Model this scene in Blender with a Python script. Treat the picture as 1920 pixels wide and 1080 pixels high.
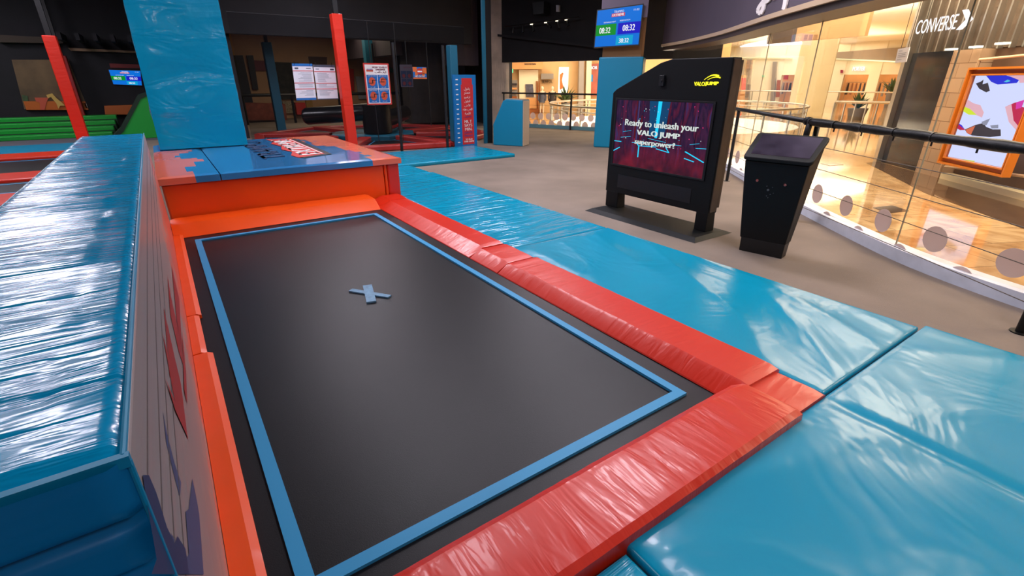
import bpy, bmesh, math, random
from math import sin, cos, pi, radians, atan2, sqrt, atan
from mathutils import Vector, Matrix, noise
random.seed(7)
V = Vector
scene = bpy.context.scene
for o in list(bpy.data.objects): bpy.data.objects.remove(o)

# ------------------------------------------------------------ camera
F, CX, CY, H = 908.0, 960.0, 540.0, 1.65
PITCH, YAW = atan(390 / 908.0), radians(34.7)
_h = V((sin(YAW), cos(YAW), 0))
FW = V((_h.x * cos(PITCH), _h.y * cos(PITCH), -sin(PITCH)))
RT = V((cos(YAW), -sin(YAW), 0))
UP = RT.cross(FW)
CAMP = V((0, 0, H))
cam_d = bpy.data.cameras.new('camera'); cam = bpy.data.objects.new('camera', cam_d)
scene.collection.objects.link(cam)
cam_d.sensor_width = 36; cam_d.lens = 36 * F / 1920; cam_d.clip_start = .05; cam_d.clip_end = 300
cam.matrix_world = Matrix(((RT.x, UP.x, -FW.x, 0), (RT.y, UP.y, -FW.y, 0), (RT.z, UP.z, -FW.z, H), (0, 0, 0, 1)))
scene.camera = cam
scene.view_settings.view_transform = 'Standard'; scene.view_settings.look = 'None'
scene.view_settings.exposure = 0.0; scene.view_settings.gamma = 1.0
scene.view_settings.use_curve_mapping = False

# ------------------------------------------------------------ world
w = bpy.data.worlds.new('world'); scene.world = w; w.use_nodes = True
bg = w.node_tree.nodes['Background']; bg.inputs[0].default_value = (.62, .52, .56, 1); bg.inputs[1].default_value = .08

# ------------------------------------------------------------ lights (lamps of the hall and of the mall, plus added fills)
def area(name, loc, size, power, col, rot=(0, 0, 0), sy=None, spread=None):
    l = bpy.data.lights.new(name, 'AREA'); l.energy = power; l.color = col
    l.shape = 'RECTANGLE'; l.size = size; l.size_y = sy or size
    if spread: l.spread = spread
    o = bpy.data.objects.new(name, l); o.location = loc; o.rotation_euler = rot
    scene.collection.objects.link(o); return o
HALL = (.96, .90, 1.0); WARM = (1, .83, .60); WHITE = (1, .93, .84)
HALL_LAMPS = [  # x, y, z, size x, size y, power
    (-1.95, 7.5, 4.6, .8, 2.0, 50), (-2.4, 11.2, 4.6, 1.0, 2.2, 70), (-2.6, 15.6, 4.6, 1.2, 2.6, 90), (-3.6, 3.0, 4.6, .5, 2.0, 50),
    (2.6, 6.0, 4.6, .6, 2.0, 70), (2.6, 10.4, 4.6, .5, 2.0, 90), (5.2, 4.6, 4.6, .5, 2.0, 130),
    (6.6, 8.6, 4.6, .5, 2.0, 120), (4.5, 14.0, 4.6, .5, 2.0, 90), (3.6, 1.2, 4.6, .5, 2.0, 60), (.4, -2.4, 4.6, .5, 1.6, 55), (-5.5, 19.3, 4.6, .6, 2.0, 110),  # last two are added to brighten the ridge's front end and the back left
]
for (x, y, z, a, b, p) in HALL_LAMPS:
    area('hall_lamp_light', (x, y, z - .06), a, p, HALL, sy=b)
area('back_room_light', (6, 21, 3.4), 3, 75, WARM)
for (x, y, s, p) in [(9.3, 2.5, 3.0, 300), (13.5, 6.5, 4.0, 340), (18, 13.5, 7.0, 660), (28, 15, 9, 1000), (15.5, 19.5, 4.0, 200), (35, 18, 7, 500), (8.2, -2.5, 3, 260)]:
    area('mall_ceiling_light', (x, y, 3.85), s, p, WARM)
for (x, y, s, p) in [(19, 9, 7, 230), (12, 6.2, 3, 60), (30, 16, 8, 380)]:  # added upward fills that brighten the mall ceiling, no real fixture
    area('added_ceiling_uplight', (x, y, 3.1), s, p, (1, .88, .66), rot=(pi, 0, 0))
area('atrium_light', (17, 14, -1.2), 6, 800, WHITE, rot=(pi, 0, 0))

# ------------------------------------------------------------ pixel -> place helpers (photo measured, gives real positions)
def ray(x, y): return FW + RT * ((x - CX) / F) - UP * ((y - CY) / F)
def onZ(x, y, z=0.0): d = ray(x, y); return CAMP + d * ((z - H) / d.z)
def onX(x, y, X0): d = ray(x, y); return CAMP + d * (X0 / d.x)
def onY(x, y, Y0): d = ray(x, y); return CAMP + d * (Y0 / d.y)
class Plane:      # a vertical plane through two floor points, seen from the hall
    def __init__(s, a, b):
        s.a = V((a[0], a[1], 0)); b = V((b[0], b[1], 0)); s.u = (b - s.a).normalized()
        s.n = V((0, 0, 1)).cross(s.u)
        if s.n.dot(CAMP - s.a) < 0: s.n = -s.n
    def __call__(s, x, y):
        d = ray(x, y); t = (s.a - CAMP).dot(s.n) / d.dot(s.n); p = CAMP + d * t
        return ((p - s.a).dot(s.u), p.z)
    def pt(s, u, z, off=0.0): return s.a + s.u * u + V((0, 0, z)) + s.n * off

# ------------------------------------------------------------ object helpers
def link(o): scene.collection.objects.link(o); return o
def tag(o, label=None, cat=None, group=None, kind=None):
    if label: o['label'] = label
    if cat: o['category'] = cat
    if group: o['group'] = group
    if kind: o['kind'] = kind
    return o
def empty(name, loc=(0, 0, 0), label=None, cat=None, group=None):
    o = bpy.data.objects.new(name, None); o.location = loc; o.empty_display_size = .1
    link(o); return tag(o, label, cat, group)
def origin(o):
    p = V((0, 0, 0))
    while o is not None: p = p + V(o.location); o = o.parent
    return p
class MB:
    def __init__(s): s.v = []; s.f = []; s.m = []
    def add(s, vs, fs, mi=0):
        n = len(s.v); s.v += [V(p) for p in vs]; s.f += [tuple(i + n for i in f) for f in fs]; s.m += [mi] * len(fs); return s
    def hexa(s, c, mi=0):   # 8 corners: bottom 4 then top 4
        return s.add(c, [(3, 2, 1, 0), (4, 5, 6, 7), (0, 1, 5, 4), (1, 2, 6, 5), (2, 3, 7, 6), (3, 0, 4, 7)], mi)
    def box(s, x0, x1, y0, y1, z0, z1, mi=0):
        return s.hexa([(x0, y0, z0), (x1, y0, z0), (x1, y1, z0), (x0, y1, z0), (x0, y0, z1), (x1, y0, z1), (x1, y1, z1), (x0, y1, z1)], mi)
    def prism(s, poly, off, mi=0):   # poly list of 3D points, extruded by off vector
        n = len(poly); a = [V(p) for p in poly]; b = [p + V(off) for p in a]
        return s.add(a + b, [tuple(range(n)), tuple(range(2 * n - 1, n - 1, -1))] + [(i, i + n, (i + 1) % n + n, (i + 1) % n)[::-1] for i in range(n)], mi)
    def quad(s, a, b, c, d, mi=0): return s.add([a, b, c, d], [(0, 1, 2, 3)], mi)
    def tube(s, pts, r, n=12, mi=0, caps=True, closed=False):
        pts = [V(p) for p in pts]; rs = r if isinstance(r, (list, tuple)) else [r] * len(pts); rings = []; ref = None
        for i, p in enumerate(pts):
            if closed: t = pts[(i + 1) % len(pts)] - pts[i - 1]
            else: t = pts[min(i + 1, len(pts) - 1)] - pts[max(i - 1, 0)]
            t.normalize()
            if ref is None: ref = V((0, 0, 1)) if abs(t.z) < .9 else V((1, 0, 0))
            a = t.cross(ref).normalized(); b = t.cross(a).normalized(); ref = -b if ref.dot(b) < 0 else b
            rings.append([p + (a * cos(2 * pi * k / n) + b * sin(2 * pi * k / n)) * rs[i] for k in range(n)])
        base = len(s.v); s.v += [q for g in rings for q in g]; m = len(rings)
        for i in range(m if closed else m - 1):
            j = (i + 1) % m
            for k in range(n):
                s.f.append((base + i * n + k, base + i * n + (k + 1) % n, base + j * n + (k + 1) % n, base + j * n + k)); s.m.append(mi)
        if caps and not closed:
            s.f.append(tuple(base + k for k in range(n))[::-1]); s.m.append(mi)
            s.f.append(tuple(base + (m - 1) * n + k for k in range(n))); s.m.append(mi)
        return s
    def disc(s, c, nrm, r, th=.004, n=24, mi=0):
        nrm = V(nrm).normalized(); c = V(c); return s.tube([c, c + nrm * th], r, n, mi)
    def ppoly(s, pl, pts, off=0.0, th=.01, mi=0):   # polygon of (u,z) on a Plane
        return s.prism([pl.pt(u, z, off) for u, z in pts], pl.n * th, mi)
    def pix(s, pl, pts, off=0.0, th=.01, mi=0):      # same, measured as photo pixels
        return s.ppoly(pl, [pl(*p) for p in pts], off, th, mi)
    def build(s, name, mats, parent=None, smooth=False, bevel=0, label=None, fix=True, auto=None, seg=2):
        org = origin(parent) if parent else V((0, 0, 0))
        me = bpy.data.meshes.new(name); me.from_pydata([tuple(p - org) for p in s.v], [], s.f)
        if not isinstance(mats, (list, tuple)): mats = [mats]
        for m in mats: me.materials.append(m)
        for p, mi in zip(me.polygons, s.m): p.material_index = mi
        if fix:
            bm = bmesh.new(); bm.from_mesh(me); bmesh.ops.recalc_face_normals(bm, faces=bm.faces); bm.to_mesh(me); bm.free()
        if smooth:
            for p in me.polygons: p.use_smooth = True
        o = bpy.data.objects.new(name, me); link(o)
        if bevel:
            b = o.modifiers.new('bevel', 'BEVEL'); b.width = bevel; b.segments = seg; b.limit_method = 'ANGLE'; b.angle_limit = radians(40)
        if auto:
            for p in me.polygons: p.use_smooth = True
            e = me.attributes.new('sharp_edge', 'BOOLEAN', 'EDGE')
            bm = bmesh.new(); bm.from_mesh(me)
            fl = [(ed.calc_face_angle(pi) > radians(auto)) for ed in bm.edges]; bm.free()
            me.attributes['sharp_edge'].data.foreach_set('value', fl)
        if parent: o.parent = parent
        if label: o['label'] = label
        return o
def copy_tree(o, loc, label=None):
    c = o.copy(); link(c); c.location = loc
    if label: c['label'] = label
    for ch in o.children:
        d = ch.copy(); link(d); d.parent = c
        for g in ch.children:
            e = g.copy(); link(e); e.parent = d
    return c

# arabic letters in joined forms, laid out right to left
AR = {'ا': 'FE8D FE8E', 'أ': 'FE83 FE84', 'ب': 'FE8F FE90 FE91 FE92', 'ة': 'FE93 FE94', 'ت': 'FE95 FE96 FE97 FE98', 'د': 'FEA9 FEAA', 'ذ': 'FEAB FEAC',
      'ر': 'FEAD FEAE', 'س': 'FEB1 FEB2 FEB3 FEB4', 'ط': 'FEC1 FEC2 FEC3 FEC4', 'ع': 'FEC9 FECA FECB FECC', 'ف': 'FED1 FED2 FED3 FED4', 'ق': 'FED5 FED6 FED7 FED8',
      'ك': 'FED9 FEDA FEDB FEDC', 'ل': 'FEDD FEDE FEDF FEE0', 'م': 'FEE1 FEE2 FEE3 FEE4', 'ن': 'FEE5 FEE6 FEE7 FEE8', 'ه': 'FEE9 FEEA FEEB FEEC',
      'و': 'FEED FEEE', 'ى': 'FEEF FEF0', 'ي': 'FEF1 FEF2 FEF3 FEF4', 'ﻷ': 'FEF7 FEF8'}
def arabic(t):
    words = []
    for wd in t.split(' '):
        wd = wd.replace('لأ', 'ﻷ'); out = []
        for i, ch in enumerate(wd):
            fm = AR[ch].split(); pj = i > 0 and len(AR[wd[i - 1]].split()) == 4; nj = len(fm) == 4 and i < len(wd) - 1
            k = (3 if nj else 1) if pj else (2 if nj else 0)
            out.append(chr(int(fm[k], 16)))
        words.append(''.join(reversed(out)))
    return ' '.join(reversed(words))
_tc = {}
def glyphs(body):
    if body in _tc: return _tc[body]
    c = bpy.data.curves.new('t', 'FONT'); c.body = body; c.size = 1; c.resolution_u = 3
    o = bpy.data.objects.new('t', c); link(o); dg = bpy.context.evaluated_depsgraph_get()
    me = bpy.data.meshes.new_from_object(o.evaluated_get(dg))
    vs = [v.co.copy() for v in me.vertices]; fs = [tuple(p.vertices) for p in me.polygons]
    bpy.data.objects.remove(o); bpy.data.curves.remove(c); bpy.data.meshes.remove(me)
    x0 = min(v.x for v in vs); x1 = max(v.x for v in vs); y0 = min(v.y for v in vs); y1 = max(v.y for v in vs)
    _tc[body] = ([((v.x - x0) / (x1 - x0), (v.y - y0) / (y1 - y0)) for v in vs], fs); return _tc[body]
def text(mb, body, o, ux, uy, th=.002, mi=0, embolden=0):
    """fit the word into the box o, o+ux, o+uy (3D vectors)"""
    vs, fs = glyphs(body); o = V(o); ux = V(ux); uy = V(uy); n = ux.cross(uy).normalized()
    for dx in ([0] if not embolden else [-embolden, embolden]):
        a = [o + ux * (x + dx) + uy * y + n * (th + abs(dx) * .0005) for x, y in vs]
        mb.add(a, fs, mi)
        if th > .01:
            b = [p - n * th for p in a]; k = len(mb.v); mb.v += b; from_ = k - len(a)
            ed = {}
            for f in fs:
                for i in range(len(f)):
                    e = (f[i], f[(i + 1) % len(f)]); ed[e] = 1
            for (i, j) in ed:
                if (j, i) not in ed: mb.f.append((from_ + i, k + i, k + j, from_ + j)); mb.m.append(mi)
def ptext(mb, pl, body, u0, u1, z0, z1, off, th=.002, mi=0, slant=0, rise=0, embolden=0):
    text(mb, body, pl.pt(u0, z0, off), pl.u * (u1 - u0) + V((0, 0, rise)), V((0, 0, z1 - z0)) + pl.u * slant, th, mi, embolden)

# ------------------------------------------------------------ materials
def srgb(r, g, b):
    f = lambda c: (c / 255) / 12.92 if c / 255 <= .04045 else ((c / 255 + .055) / 1.055) ** 2.4
    return (f(r), f(g), f(b), 1)
def mat(name, col, rough=.5, metal=0, coat=0, spec=.5, bump=None, var=None, emit=None, alpha=None):
    m = bpy.data.materials.new(name); m.use_nodes = True; nt = m.node_tree; b = nt.nodes['Principled BSDF']; L = nt.links.new
    b.inputs['Base Color'].default_value = col; b.inputs['Roughness'].default_value = rough; b.inputs['Metallic'].default_value = metal
    b.inputs['Coat Weight'].default_value = coat; b.inputs['Coat Roughness'].default_value = .08; b.inputs['Specular IOR Level'].default_value = spec
    tc = nt.nodes.new('ShaderNodeTexCoord')
    if var:   # (scale, amount, detail)
        n = nt.nodes.new('ShaderNodeTexNoise'); n.inputs['Scale'].default_value = var[0]; n.inputs['Detail'].default_value = var[2] if len(var) > 2 else 4
        r = nt.nodes.new('ShaderNodeValToRGB'); k = var[1]
        r.color_ramp.elements[0].position = .3; r.color_ramp.elements[1].position = .72
        r.color_ramp.elements[0].color = tuple(c * (1 - k) for c in col[:3]) + (1,); r.color_ramp.elements[1].color = tuple(min(1, c * (1 + k)) for c in col[:3]) + (1,)
        L(tc.outputs['Object'], n.inputs['Vector']); L(n.outputs['Fac'], r.inputs['Fac']); L(r.outputs['Color'], b.inputs['Base Color'])
    if bump:  # list of (scale vec, noise scale, strength, dist, distortion)
        prev = None
        for (sv, sc, st, di, dis) in bump:
            mp = nt.nodes.new('ShaderNodeMapping'); mp.inputs['Scale'].default_value = sv
            n = nt.nodes.new('ShaderNodeTexNoise'); n.inputs['Scale'].default_value = sc; n.inputs['Detail'].default_value = 3; n.inputs['Distortion'].default_value = dis
            bp = nt.nodes.new('ShaderNodeBump'); bp.inputs['Strength'].default_value = st; bp.inputs['Distance'].default_value = di
            L(tc.outputs['Object'], mp.inputs['Vector']); L(mp.outputs['Vector'], n.inputs['Vector']); L(n.outputs['Fac'], bp.inputs['Height'])
            if prev: L(prev.outputs['Normal'], bp.inputs['Normal'])
            prev = bp
        L(prev.outputs['Normal'], b.inputs['Normal'])
        if coat: L(prev.outputs['Normal'], b.inputs['Coat Normal'])
    if emit: b.inputs['Emission Color'].default_value = emit[0]; b.inputs['Emission Strength'].default_value = emit[1]
    return m
def emis(name, col, st): return mat(name, (0, 0, 0, 1), .4, emit=(col, st), spec=.2)
def glass_mat(name, tint=(1, 1, 1, 1), refl=.06):
    m = bpy.data.materials.new(name); m.use_nodes = True; nt = m.node_tree; nt.nodes.clear(); L = nt.links.new
    out = nt.nodes.new('ShaderNodeOutputMaterial'); t = nt.nodes.new('ShaderNodeBsdfTransparent'); g = nt.nodes.new('ShaderNodeBsdfGlossy')
    g.inputs['Roughness'].default_value = .02; t.inputs[0].default_value = tint
    lw = nt.nodes.new('ShaderNodeLayerWeight'); lw.inputs['Blend'].default_value = .12
    mx = nt.nodes.new('ShaderNodeMixShader'); mul = nt.nodes.new('ShaderNodeMath'); mul.operation = 'MULTIPLY'; mul.inputs[1].default_value = .45
    L(lw.outputs['Fresnel'], mul.inputs[0]); L(mul.outputs[0], mx.inputs['Fac'])
    L(t.outputs[0], mx.inputs[1]); L(g.outputs[0], mx.inputs[2]); L(mx.outputs[0], out.inputs['Surface'])
    return m

BLUE = srgb(0, 148, 184); RED = srgb(214, 40, 12); ORANGE = srgb(240, 80, 0); CORAL = srgb(228, 112, 82)
M = {}
M['blue_vinyl'] = mat('blue_vinyl', BLUE, .24, coat=.15, spec=.35, bump=[((1, 1, 1), 1.6, .30, .05, .6), ((1.0, 6, 1), 2.2, .18, .02, .5)])
M['blue_mat_a'] = mat('blue_mat_vinyl', BLUE, .22, coat=.15, spec=.4, bump=[((1.0, 5, 1), 1.5, .7, .05, 1.0), ((.8, 10, 1), 1.5, .18, .012, .6)])
M['blue_mat_b'] = mat('blue_mat_vinyl_diagonal', BLUE, .27, coat=.15, spec=.4, bump=[((1, 1, 1), 1.1, .42, .06, 1.4), ((1, 1, 1), 60, .05, .003, 0)])
M['blue_ridge'] = mat('blue_ridge_vinyl', srgb(0, 144, 190), .22, coat=.3, bump=[((.7, 6.0, .7), 2.0, .75, .045, .7), ((.8, 20, 1), 2.0, .22, .008, .4)])
M['blue_pillar'] = mat('blue_pillar_vinyl', srgb(0, 152, 192), .24, coat=.2, spec=.4, bump=[((.8, 1, 2.0), 1.4, .8, .05, .7), ((1, 1, 1), 7, .3, .012, .3)])
M['blue_dull'] = mat('blue_dull_vinyl', srgb(0, 128, 166), .42, bump=[((1, 1, .6), 3, .25, .02, .5)])
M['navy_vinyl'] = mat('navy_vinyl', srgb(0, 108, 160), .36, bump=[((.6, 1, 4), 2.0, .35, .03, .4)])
M['red_vinyl'] = mat('red_vinyl', RED, .36, coat=.15, bump=[((1, 4, 1), 3.0, .30, .02, .6)])
M['red_vinyl_x'] = mat('red_vinyl_cross', RED, .34, coat=.15, bump=[((5, .9, 1), 2.4, .30, .025, .5)])
M['orange_vinyl'] = mat('orange_vinyl', ORANGE, .40, coat=.05, bump=[((1, 1, 1), 2.0, .12, .02, .3)])
M['coral_vinyl'] = mat('coral_vinyl', CORAL, .22, coat=.3, bump=[((1, 1, 1), 3.0, .10, .01, .5)])
M['lid_blue'] = mat('lid_blue_vinyl', srgb(52, 128, 186), .14, coat=.4, bump=[((1, 1, 1), 2.5, .06, .01, .3)])
M['bed'] = mat('trampoline_fabric', srgb(13, 11, 14), .42, spec=.35, bump=[((1, 1, 1), 260, .25, .002, 0)], var=(1.4, .18))
M['tape'] = mat('blue_tape', srgb(44, 148, 200), .5)
M['tape_old'] = mat('worn_blue_tape', srgb(96, 140, 170), .5, var=(30, .2))
M['carpet'] = mat('carpet', srgb(134, 121, 110), .95, spec=.1, bump=[((1, 1, 1), 220, .6, .004, 0)], var=(.8, .2, 7))
M['black'] = mat('black_paint', srgb(16, 17, 20), .45)
M['black_foam'] = mat('black_foam', srgb(9, 9, 10), .45, spec=.3, bump=[((1, 1, 1), 12, .5, .01, .5)])
M['kiosk_black'] = mat('kiosk_black_powder_coat', srgb(7, 10, 12), .6, spec=.3, bump=[((1, 1, 1), 200, .1, .001, 0)])
M['brown_edge'] = mat('bronze_edge', srgb(64, 52, 42), .45, var=(6, .3))
M['ceil_black'] = mat('black_ceiling', srgb(20, 19, 22), .8, var=(1.2, .3))
M['wall_black'] = mat('dark_wall', srgb(26, 25, 29), .8, var=(1.5, .25))
M['curtain'] = mat('dark_column_paint', srgb(44, 39, 38), .7, var=(2.5, .35), bump=[((6, 6, .8), 2, .3, .03, .3)])
M['plum'] = mat('plum_fascia', srgb(82, 72, 84), .6, var=(.8, .12))
M['beige_trim'] = mat('beige_trim', srgb(196, 170, 140), .4)
M['dark_trim'] = mat('dark_trim', srgb(66, 52, 46), .5)
M['concrete'] = mat('board_marked_concrete', srgb(186, 172, 158), .8, var=(2, .25), bump=[((9, 9, .6), 2.2, .6, .03, .2)])
M['curb'] = mat('white_kerb_paint', srgb(214, 220, 234), .4, var=(6, .1))
M['teal_curb'] = mat('teal_kerb_paint', srgb(110, 160, 172), .5)
M['glass'] = glass_mat('clear_glass')
M['dot'] = mat('frosted_dot', srgb(200, 188, 190), .6)
_b = M['dot'].node_tree; _t = _b.nodes.new('ShaderNodeBsdfTranslucent'); _t.inputs[0].default_value = srgb(225, 212, 210); _m = _b.nodes.new('ShaderNodeMixShader'); _m.inputs[0].default_value = .5
_b.links.new(_b.nodes['Principled BSDF'].outputs[0], _m.inputs[1]); _b.links.new(_t.outputs[0], _m.inputs[2]); _b.links.new(_m.outputs[0], _b.nodes['Material Output'].inputs['Surface'])
M['metal'] = mat('brushed_steel', srgb(190, 186, 178), .3, metal=.9)
M['cable'] = mat('steel_cable', srgb(70, 62, 56), .4, metal=.6)
M['joint'] = mat('glass_joint', srgb(180, 165, 130), .5)
M['green'] = mat('green_vinyl', srgb(0, 150, 44), .5)
M['green_dark'] = mat('dark_green_vinyl', srgb(8, 40, 20), .7)  # dark green of the ramp edge and the step risers
M['grey_floor'] = mat('grey_mat', srgb(92, 88, 98), .6)
M['white'] = mat('white_paint', srgb(226, 222, 215), .5)
M['paper'] = mat('white_paper', srgb(232, 230, 238), .5)
M['print_blue'] = mat('blue_print', srgb(18, 104, 178), .5)
M['print_red'] = mat('red_print', srgb(206, 52, 44), .5)
M['print_dark'] = mat('dark_print', srgb(70, 74, 92), .6)
M['print_grey'] = mat('grey_print', srgb(170, 172, 182), .6)
M['print_orange'] = mat('orange_print', srgb(228, 112, 46), .5)
M['print_black'] = mat('black_print', srgb(24, 16, 16), .5)
M['print_white'] = mat('white_print', srgb(240, 232, 228), .5)
M['chrome'] = mat('chrome', srgb(215, 218, 225), .15, metal=1)
M['teal_pad'] = mat('teal_post_pad', srgb(14, 96, 122), .5)
M['beige_wall'] = mat('beige_wall', srgb(190, 150, 112), .7, var=(.8, .12))
M['plum_wall'] = mat('plum_wall', srgb(62, 52, 60), .7)
M['ceiling_grey'] = mat('grey_ceiling', srgb(170, 150, 145), .8, var=(1.2, .12))
M['cream'] = mat('cream_plaster', srgb(238, 226, 198), .6, var=(.4, .05))
M['stone_cream'] = mat('cream_marble', srgb(222, 205, 165), .3, var=(1.0, .06))
M['tan'] = mat('tan_timber', srgb(206, 148, 92), .5, var=(2, .08))
M['brown_timber'] = mat('brown_timber', srgb(150, 84, 34), .4, var=(3, .15))
M['grey_metal_panel'] = mat('grey_metal_panel', srgb(150, 140, 132), .35, metal=.3)
M['cladding'] = mat('ribbed_zinc_cladding', srgb(140, 124, 110), .3, metal=.6, var=(3, .3), bump=[((1, 1, 1), 14, .3, .02, .5)])
M['dark_glass'] = mat('dark_shop_glass', srgb(44, 46, 52), .10, coat=.5, var=(2, .25))
M['orange_frame'] = mat('orange_lacquer', srgb(206, 118, 34), .35, coat=.3)
M['dark_orange'] = mat('rust_lacquer', srgb(150, 76, 30), .4)
M['granite'] = mat('dark_granite', srgb(86, 66, 50), .05, coat=.5, var=(4, .2))
M['leaf'] = mat('leaf_green', srgb(60, 84, 46), .5, var=(6, .3))
M['pot'] = mat('grey_pot', srgb(96, 90, 84), .6)
M['cloth_dark'] = mat('dark_cloth', srgb(44, 38, 44), .8)
M['skin_plastic'] = mat('mannequin_plastic', srgb(225, 205, 180), .4)
M['lamp'] = emis('lamp_diffuser', (.9, .86, 1, 1), 6)
M['cove'] = emis('cove_light', (1, .80, .42, 1), 1.7)
M['cove_white'] = emis('white_light_panel', (1, .95, .96, 1), 2.6)
M['shop_lamp'] = emis('shop_lamp', (1, .86, .6, 1), 3)
M['cool_strip'] = emis('cool_strip', (.75, .82, 1, 1), 1.2)
M['scr_blue'] = emis('screen_blue', srgb(0, 110, 214), 1.0)
M['scr_blue_l'] = emis('screen_light_blue', srgb(0, 160, 210), 1.0)
M['scr_green'] = emis('screen_green', srgb(0, 140, 40), 1.0)
M['scr_navy'] = emis('screen_navy', srgb(20, 20, 190), 1.0)
M['scr_white'] = emis('screen_white', srgb(238, 240, 250), 1.0)
M['scr_red'] = emis('screen_red', srgb(200, 50, 70), 1.0)
M['yellow_neon'] = emis('yellow_neon', (1, .88, .02, 1), 2.2)
M['led_bg'] = emis('led_white', srgb(206, 214, 250), 1.05)
M['sign_white'] = emis('lit_white_letter', (1, .97, .98, 1), 1.3)
M['exit_green'] = emis('exit_sign_green', (.2, .9, .4, 1), 1.2)
M['poster_lit'] = emis('lit_poster', (1, .90, .66, 1), 2.0)

# marble floor with big tiles
def marble():
    m = mat('polished_marble', srgb(212, 176, 128), .06, coat=.6); nt = m.node_tree; b = nt.nodes['Principled BSDF']; L = nt.links.new
    tc = nt.nodes.new('ShaderNodeTexCoord'); mp = nt.nodes.new('ShaderNodeMapping'); mp.inputs['Rotation'].default_value = (0, 0, .45)
    br = nt.nodes.new('ShaderNodeTexBrick'); br.inputs['Scale'].default_value = 1.0; br.inputs['Mortar Size'].default_value = .004
    br.inputs['Brick Width'].default_value = 1.2; br.inputs['Row Height'].default_value = .6; br.offset = .5
    br.inputs['Color1'].default_value = srgb(222, 190, 142); br.inputs['Color2'].default_value = srgb(198, 160, 112); br.inputs['Mortar'].default_value = srgb(120, 92, 60)
    n = nt.nodes.new('ShaderNodeTexNoise'); n.inputs['Scale'].default_value = 1.6; n.inputs['Detail'].default_value = 8; n.inputs['Distortion'].default_value = 2.5
    r = nt.nodes.new('ShaderNodeValToRGB'); r.color_ramp.elements[0].position = .35; r.color_ramp.elements[1].position = .62
    r.color_ramp.elements[0].color = (.62, .50, .38, 1); r.color_ramp.elements[1].color = (1, 1, 1, 1)
    mx = nt.nodes.new('ShaderNodeMix'); mx.data_type = 'RGBA'; mx.blend_type = 'MULTIPLY'; mx.inputs[0].default_value = .8
    L(tc.outputs['Object'], mp.inputs['Vector']); L(mp.outputs['Vector'], br.inputs['Vector']); L(tc.outputs['Object'], n.inputs['Vector'])
    L(n.outputs['Fac'], r.inputs['Fac']); L(br.outputs['Color'], mx.inputs[6]); L(r.outputs['Color'], mx.inputs[7]); L(mx.outputs[2], b.inputs['Base Color'])
    return m
M['marble'] = marble()
def blocks(name, c1, c2, mortar, wd, ht, rough=.7):
    m = mat(name, c1, rough); nt = m.node_tree; b = nt.nodes['Principled BSDF']; L = nt.links.new
    tc = nt.nodes.new('ShaderNodeTexCoord'); sx = nt.nodes.new('ShaderNodeSeparateXYZ'); cb = nt.nodes.new('ShaderNodeCombineXYZ')
    br = nt.nodes.new('ShaderNodeTexBrick'); br.inputs['Scale'].default_value = 1; br.inputs['Mortar Size'].default_value = .006
    br.inputs['Brick Width'].default_value = wd; br.inputs['Row Height'].default_value = ht
    br.inputs['Color1'].default_value = c1; br.inputs['Color2'].default_value = c2; br.inputs['Mortar'].default_value = mortar
    ad = nt.nodes.new('ShaderNodeMath')
    L(tc.outputs['Object'], sx.inputs[0]); L(sx.outputs[0], ad.inputs[0]); L(sx.outputs[1], ad.inputs[1]); L(ad.outputs[0], cb.inputs[0]); L(sx.outputs[2], cb.inputs[1])
    L(cb.outputs[0], br.inputs['Vector']); L(br.outputs['Color'], b.inputs['Base Color']); return m
M['stone_blocks'] = blocks('stone_blocks', srgb(176, 146, 116), srgb(160, 130, 102), srgb(110, 80, 56), .6, .24)
M['diamond'] = blocks('white_diamond_panel', srgb(244, 240, 232), srgb(232, 226, 216), srgb(190, 184, 174), .8, .5, .5)
M['grid_tiles'] = blocks('ceiling_tiles', srgb(168, 148, 142), srgb(160, 140, 136), srgb(90, 80, 80), .6, .6)

# printed side of the padded ridge: taupe bark print that turns coral low down and far along
def ridge_print():
    m = mat('bark_print_vinyl', srgb(160, 146, 140), .42, coat=.1, bump=[((1, .35, 7), 2.4, .35, .012, .3)]); nt = m.node_tree; b = nt.nodes['Principled BSDF']; L = nt.links.new
    tc = nt.nodes.new('ShaderNodeTexCoord'); sx = nt.nodes.new('ShaderNodeSeparateXYZ'); L(tc.outputs['Object'], sx.inputs[0])
    mp = nt.nodes.new('ShaderNodeMapping'); mp.inputs['Scale'].default_value = (1, 1.1, 3.0); n = nt.nodes.new('ShaderNodeTexNoise'); n.inputs['Scale'].default_value = 2.6; n.inputs['Detail'].default_value = 3; n.inputs['Distortion'].default_value = .6
    L(tc.outputs['Object'], mp.inputs['Vector']); L(mp.outputs['Vector'], n.inputs['Vector'])
    mz = nt.nodes.new('ShaderNodeMath'); mz.operation = 'MULTIPLY_ADD'; mz.inputs[1].default_value = -.9; mz.inputs[2].default_value = .48; L(sx.outputs[2], mz.inputs[0])
    my = nt.nodes.new('ShaderNodeMath'); my.operation = 'MULTIPLY_ADD'; my.inputs[1].default_value = .17; L(sx.outputs[1], my.inputs[0]); L(mz.outputs[0], my.inputs[2])
    ad = nt.nodes.new('ShaderNodeMath'); ad.operation = 'MULTIPLY_ADD'; ad.inputs[1].default_value = 1.1; L(n.outputs['Fac'], ad.inputs[0]); L(my.outputs[0], ad.inputs[2])
    r = nt.nodes.new('ShaderNodeValToRGB'); cr = r.color_ramp
    cr.elements[0].position = .42; cr.elements[0].color = srgb(158, 146, 142); cr.elements[1].position = .95; cr.elements[1].color = srgb(222, 104, 84)
    e = cr.elements.new(.60); e.color = srgb(172, 152, 144); e = cr.elements.new(.76); e.color = srgb(214, 122, 104)
    L(ad.outputs[0], r.inputs['Fac']); L(r.outputs['Color'], b.inputs['Base Color']); return m
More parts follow.
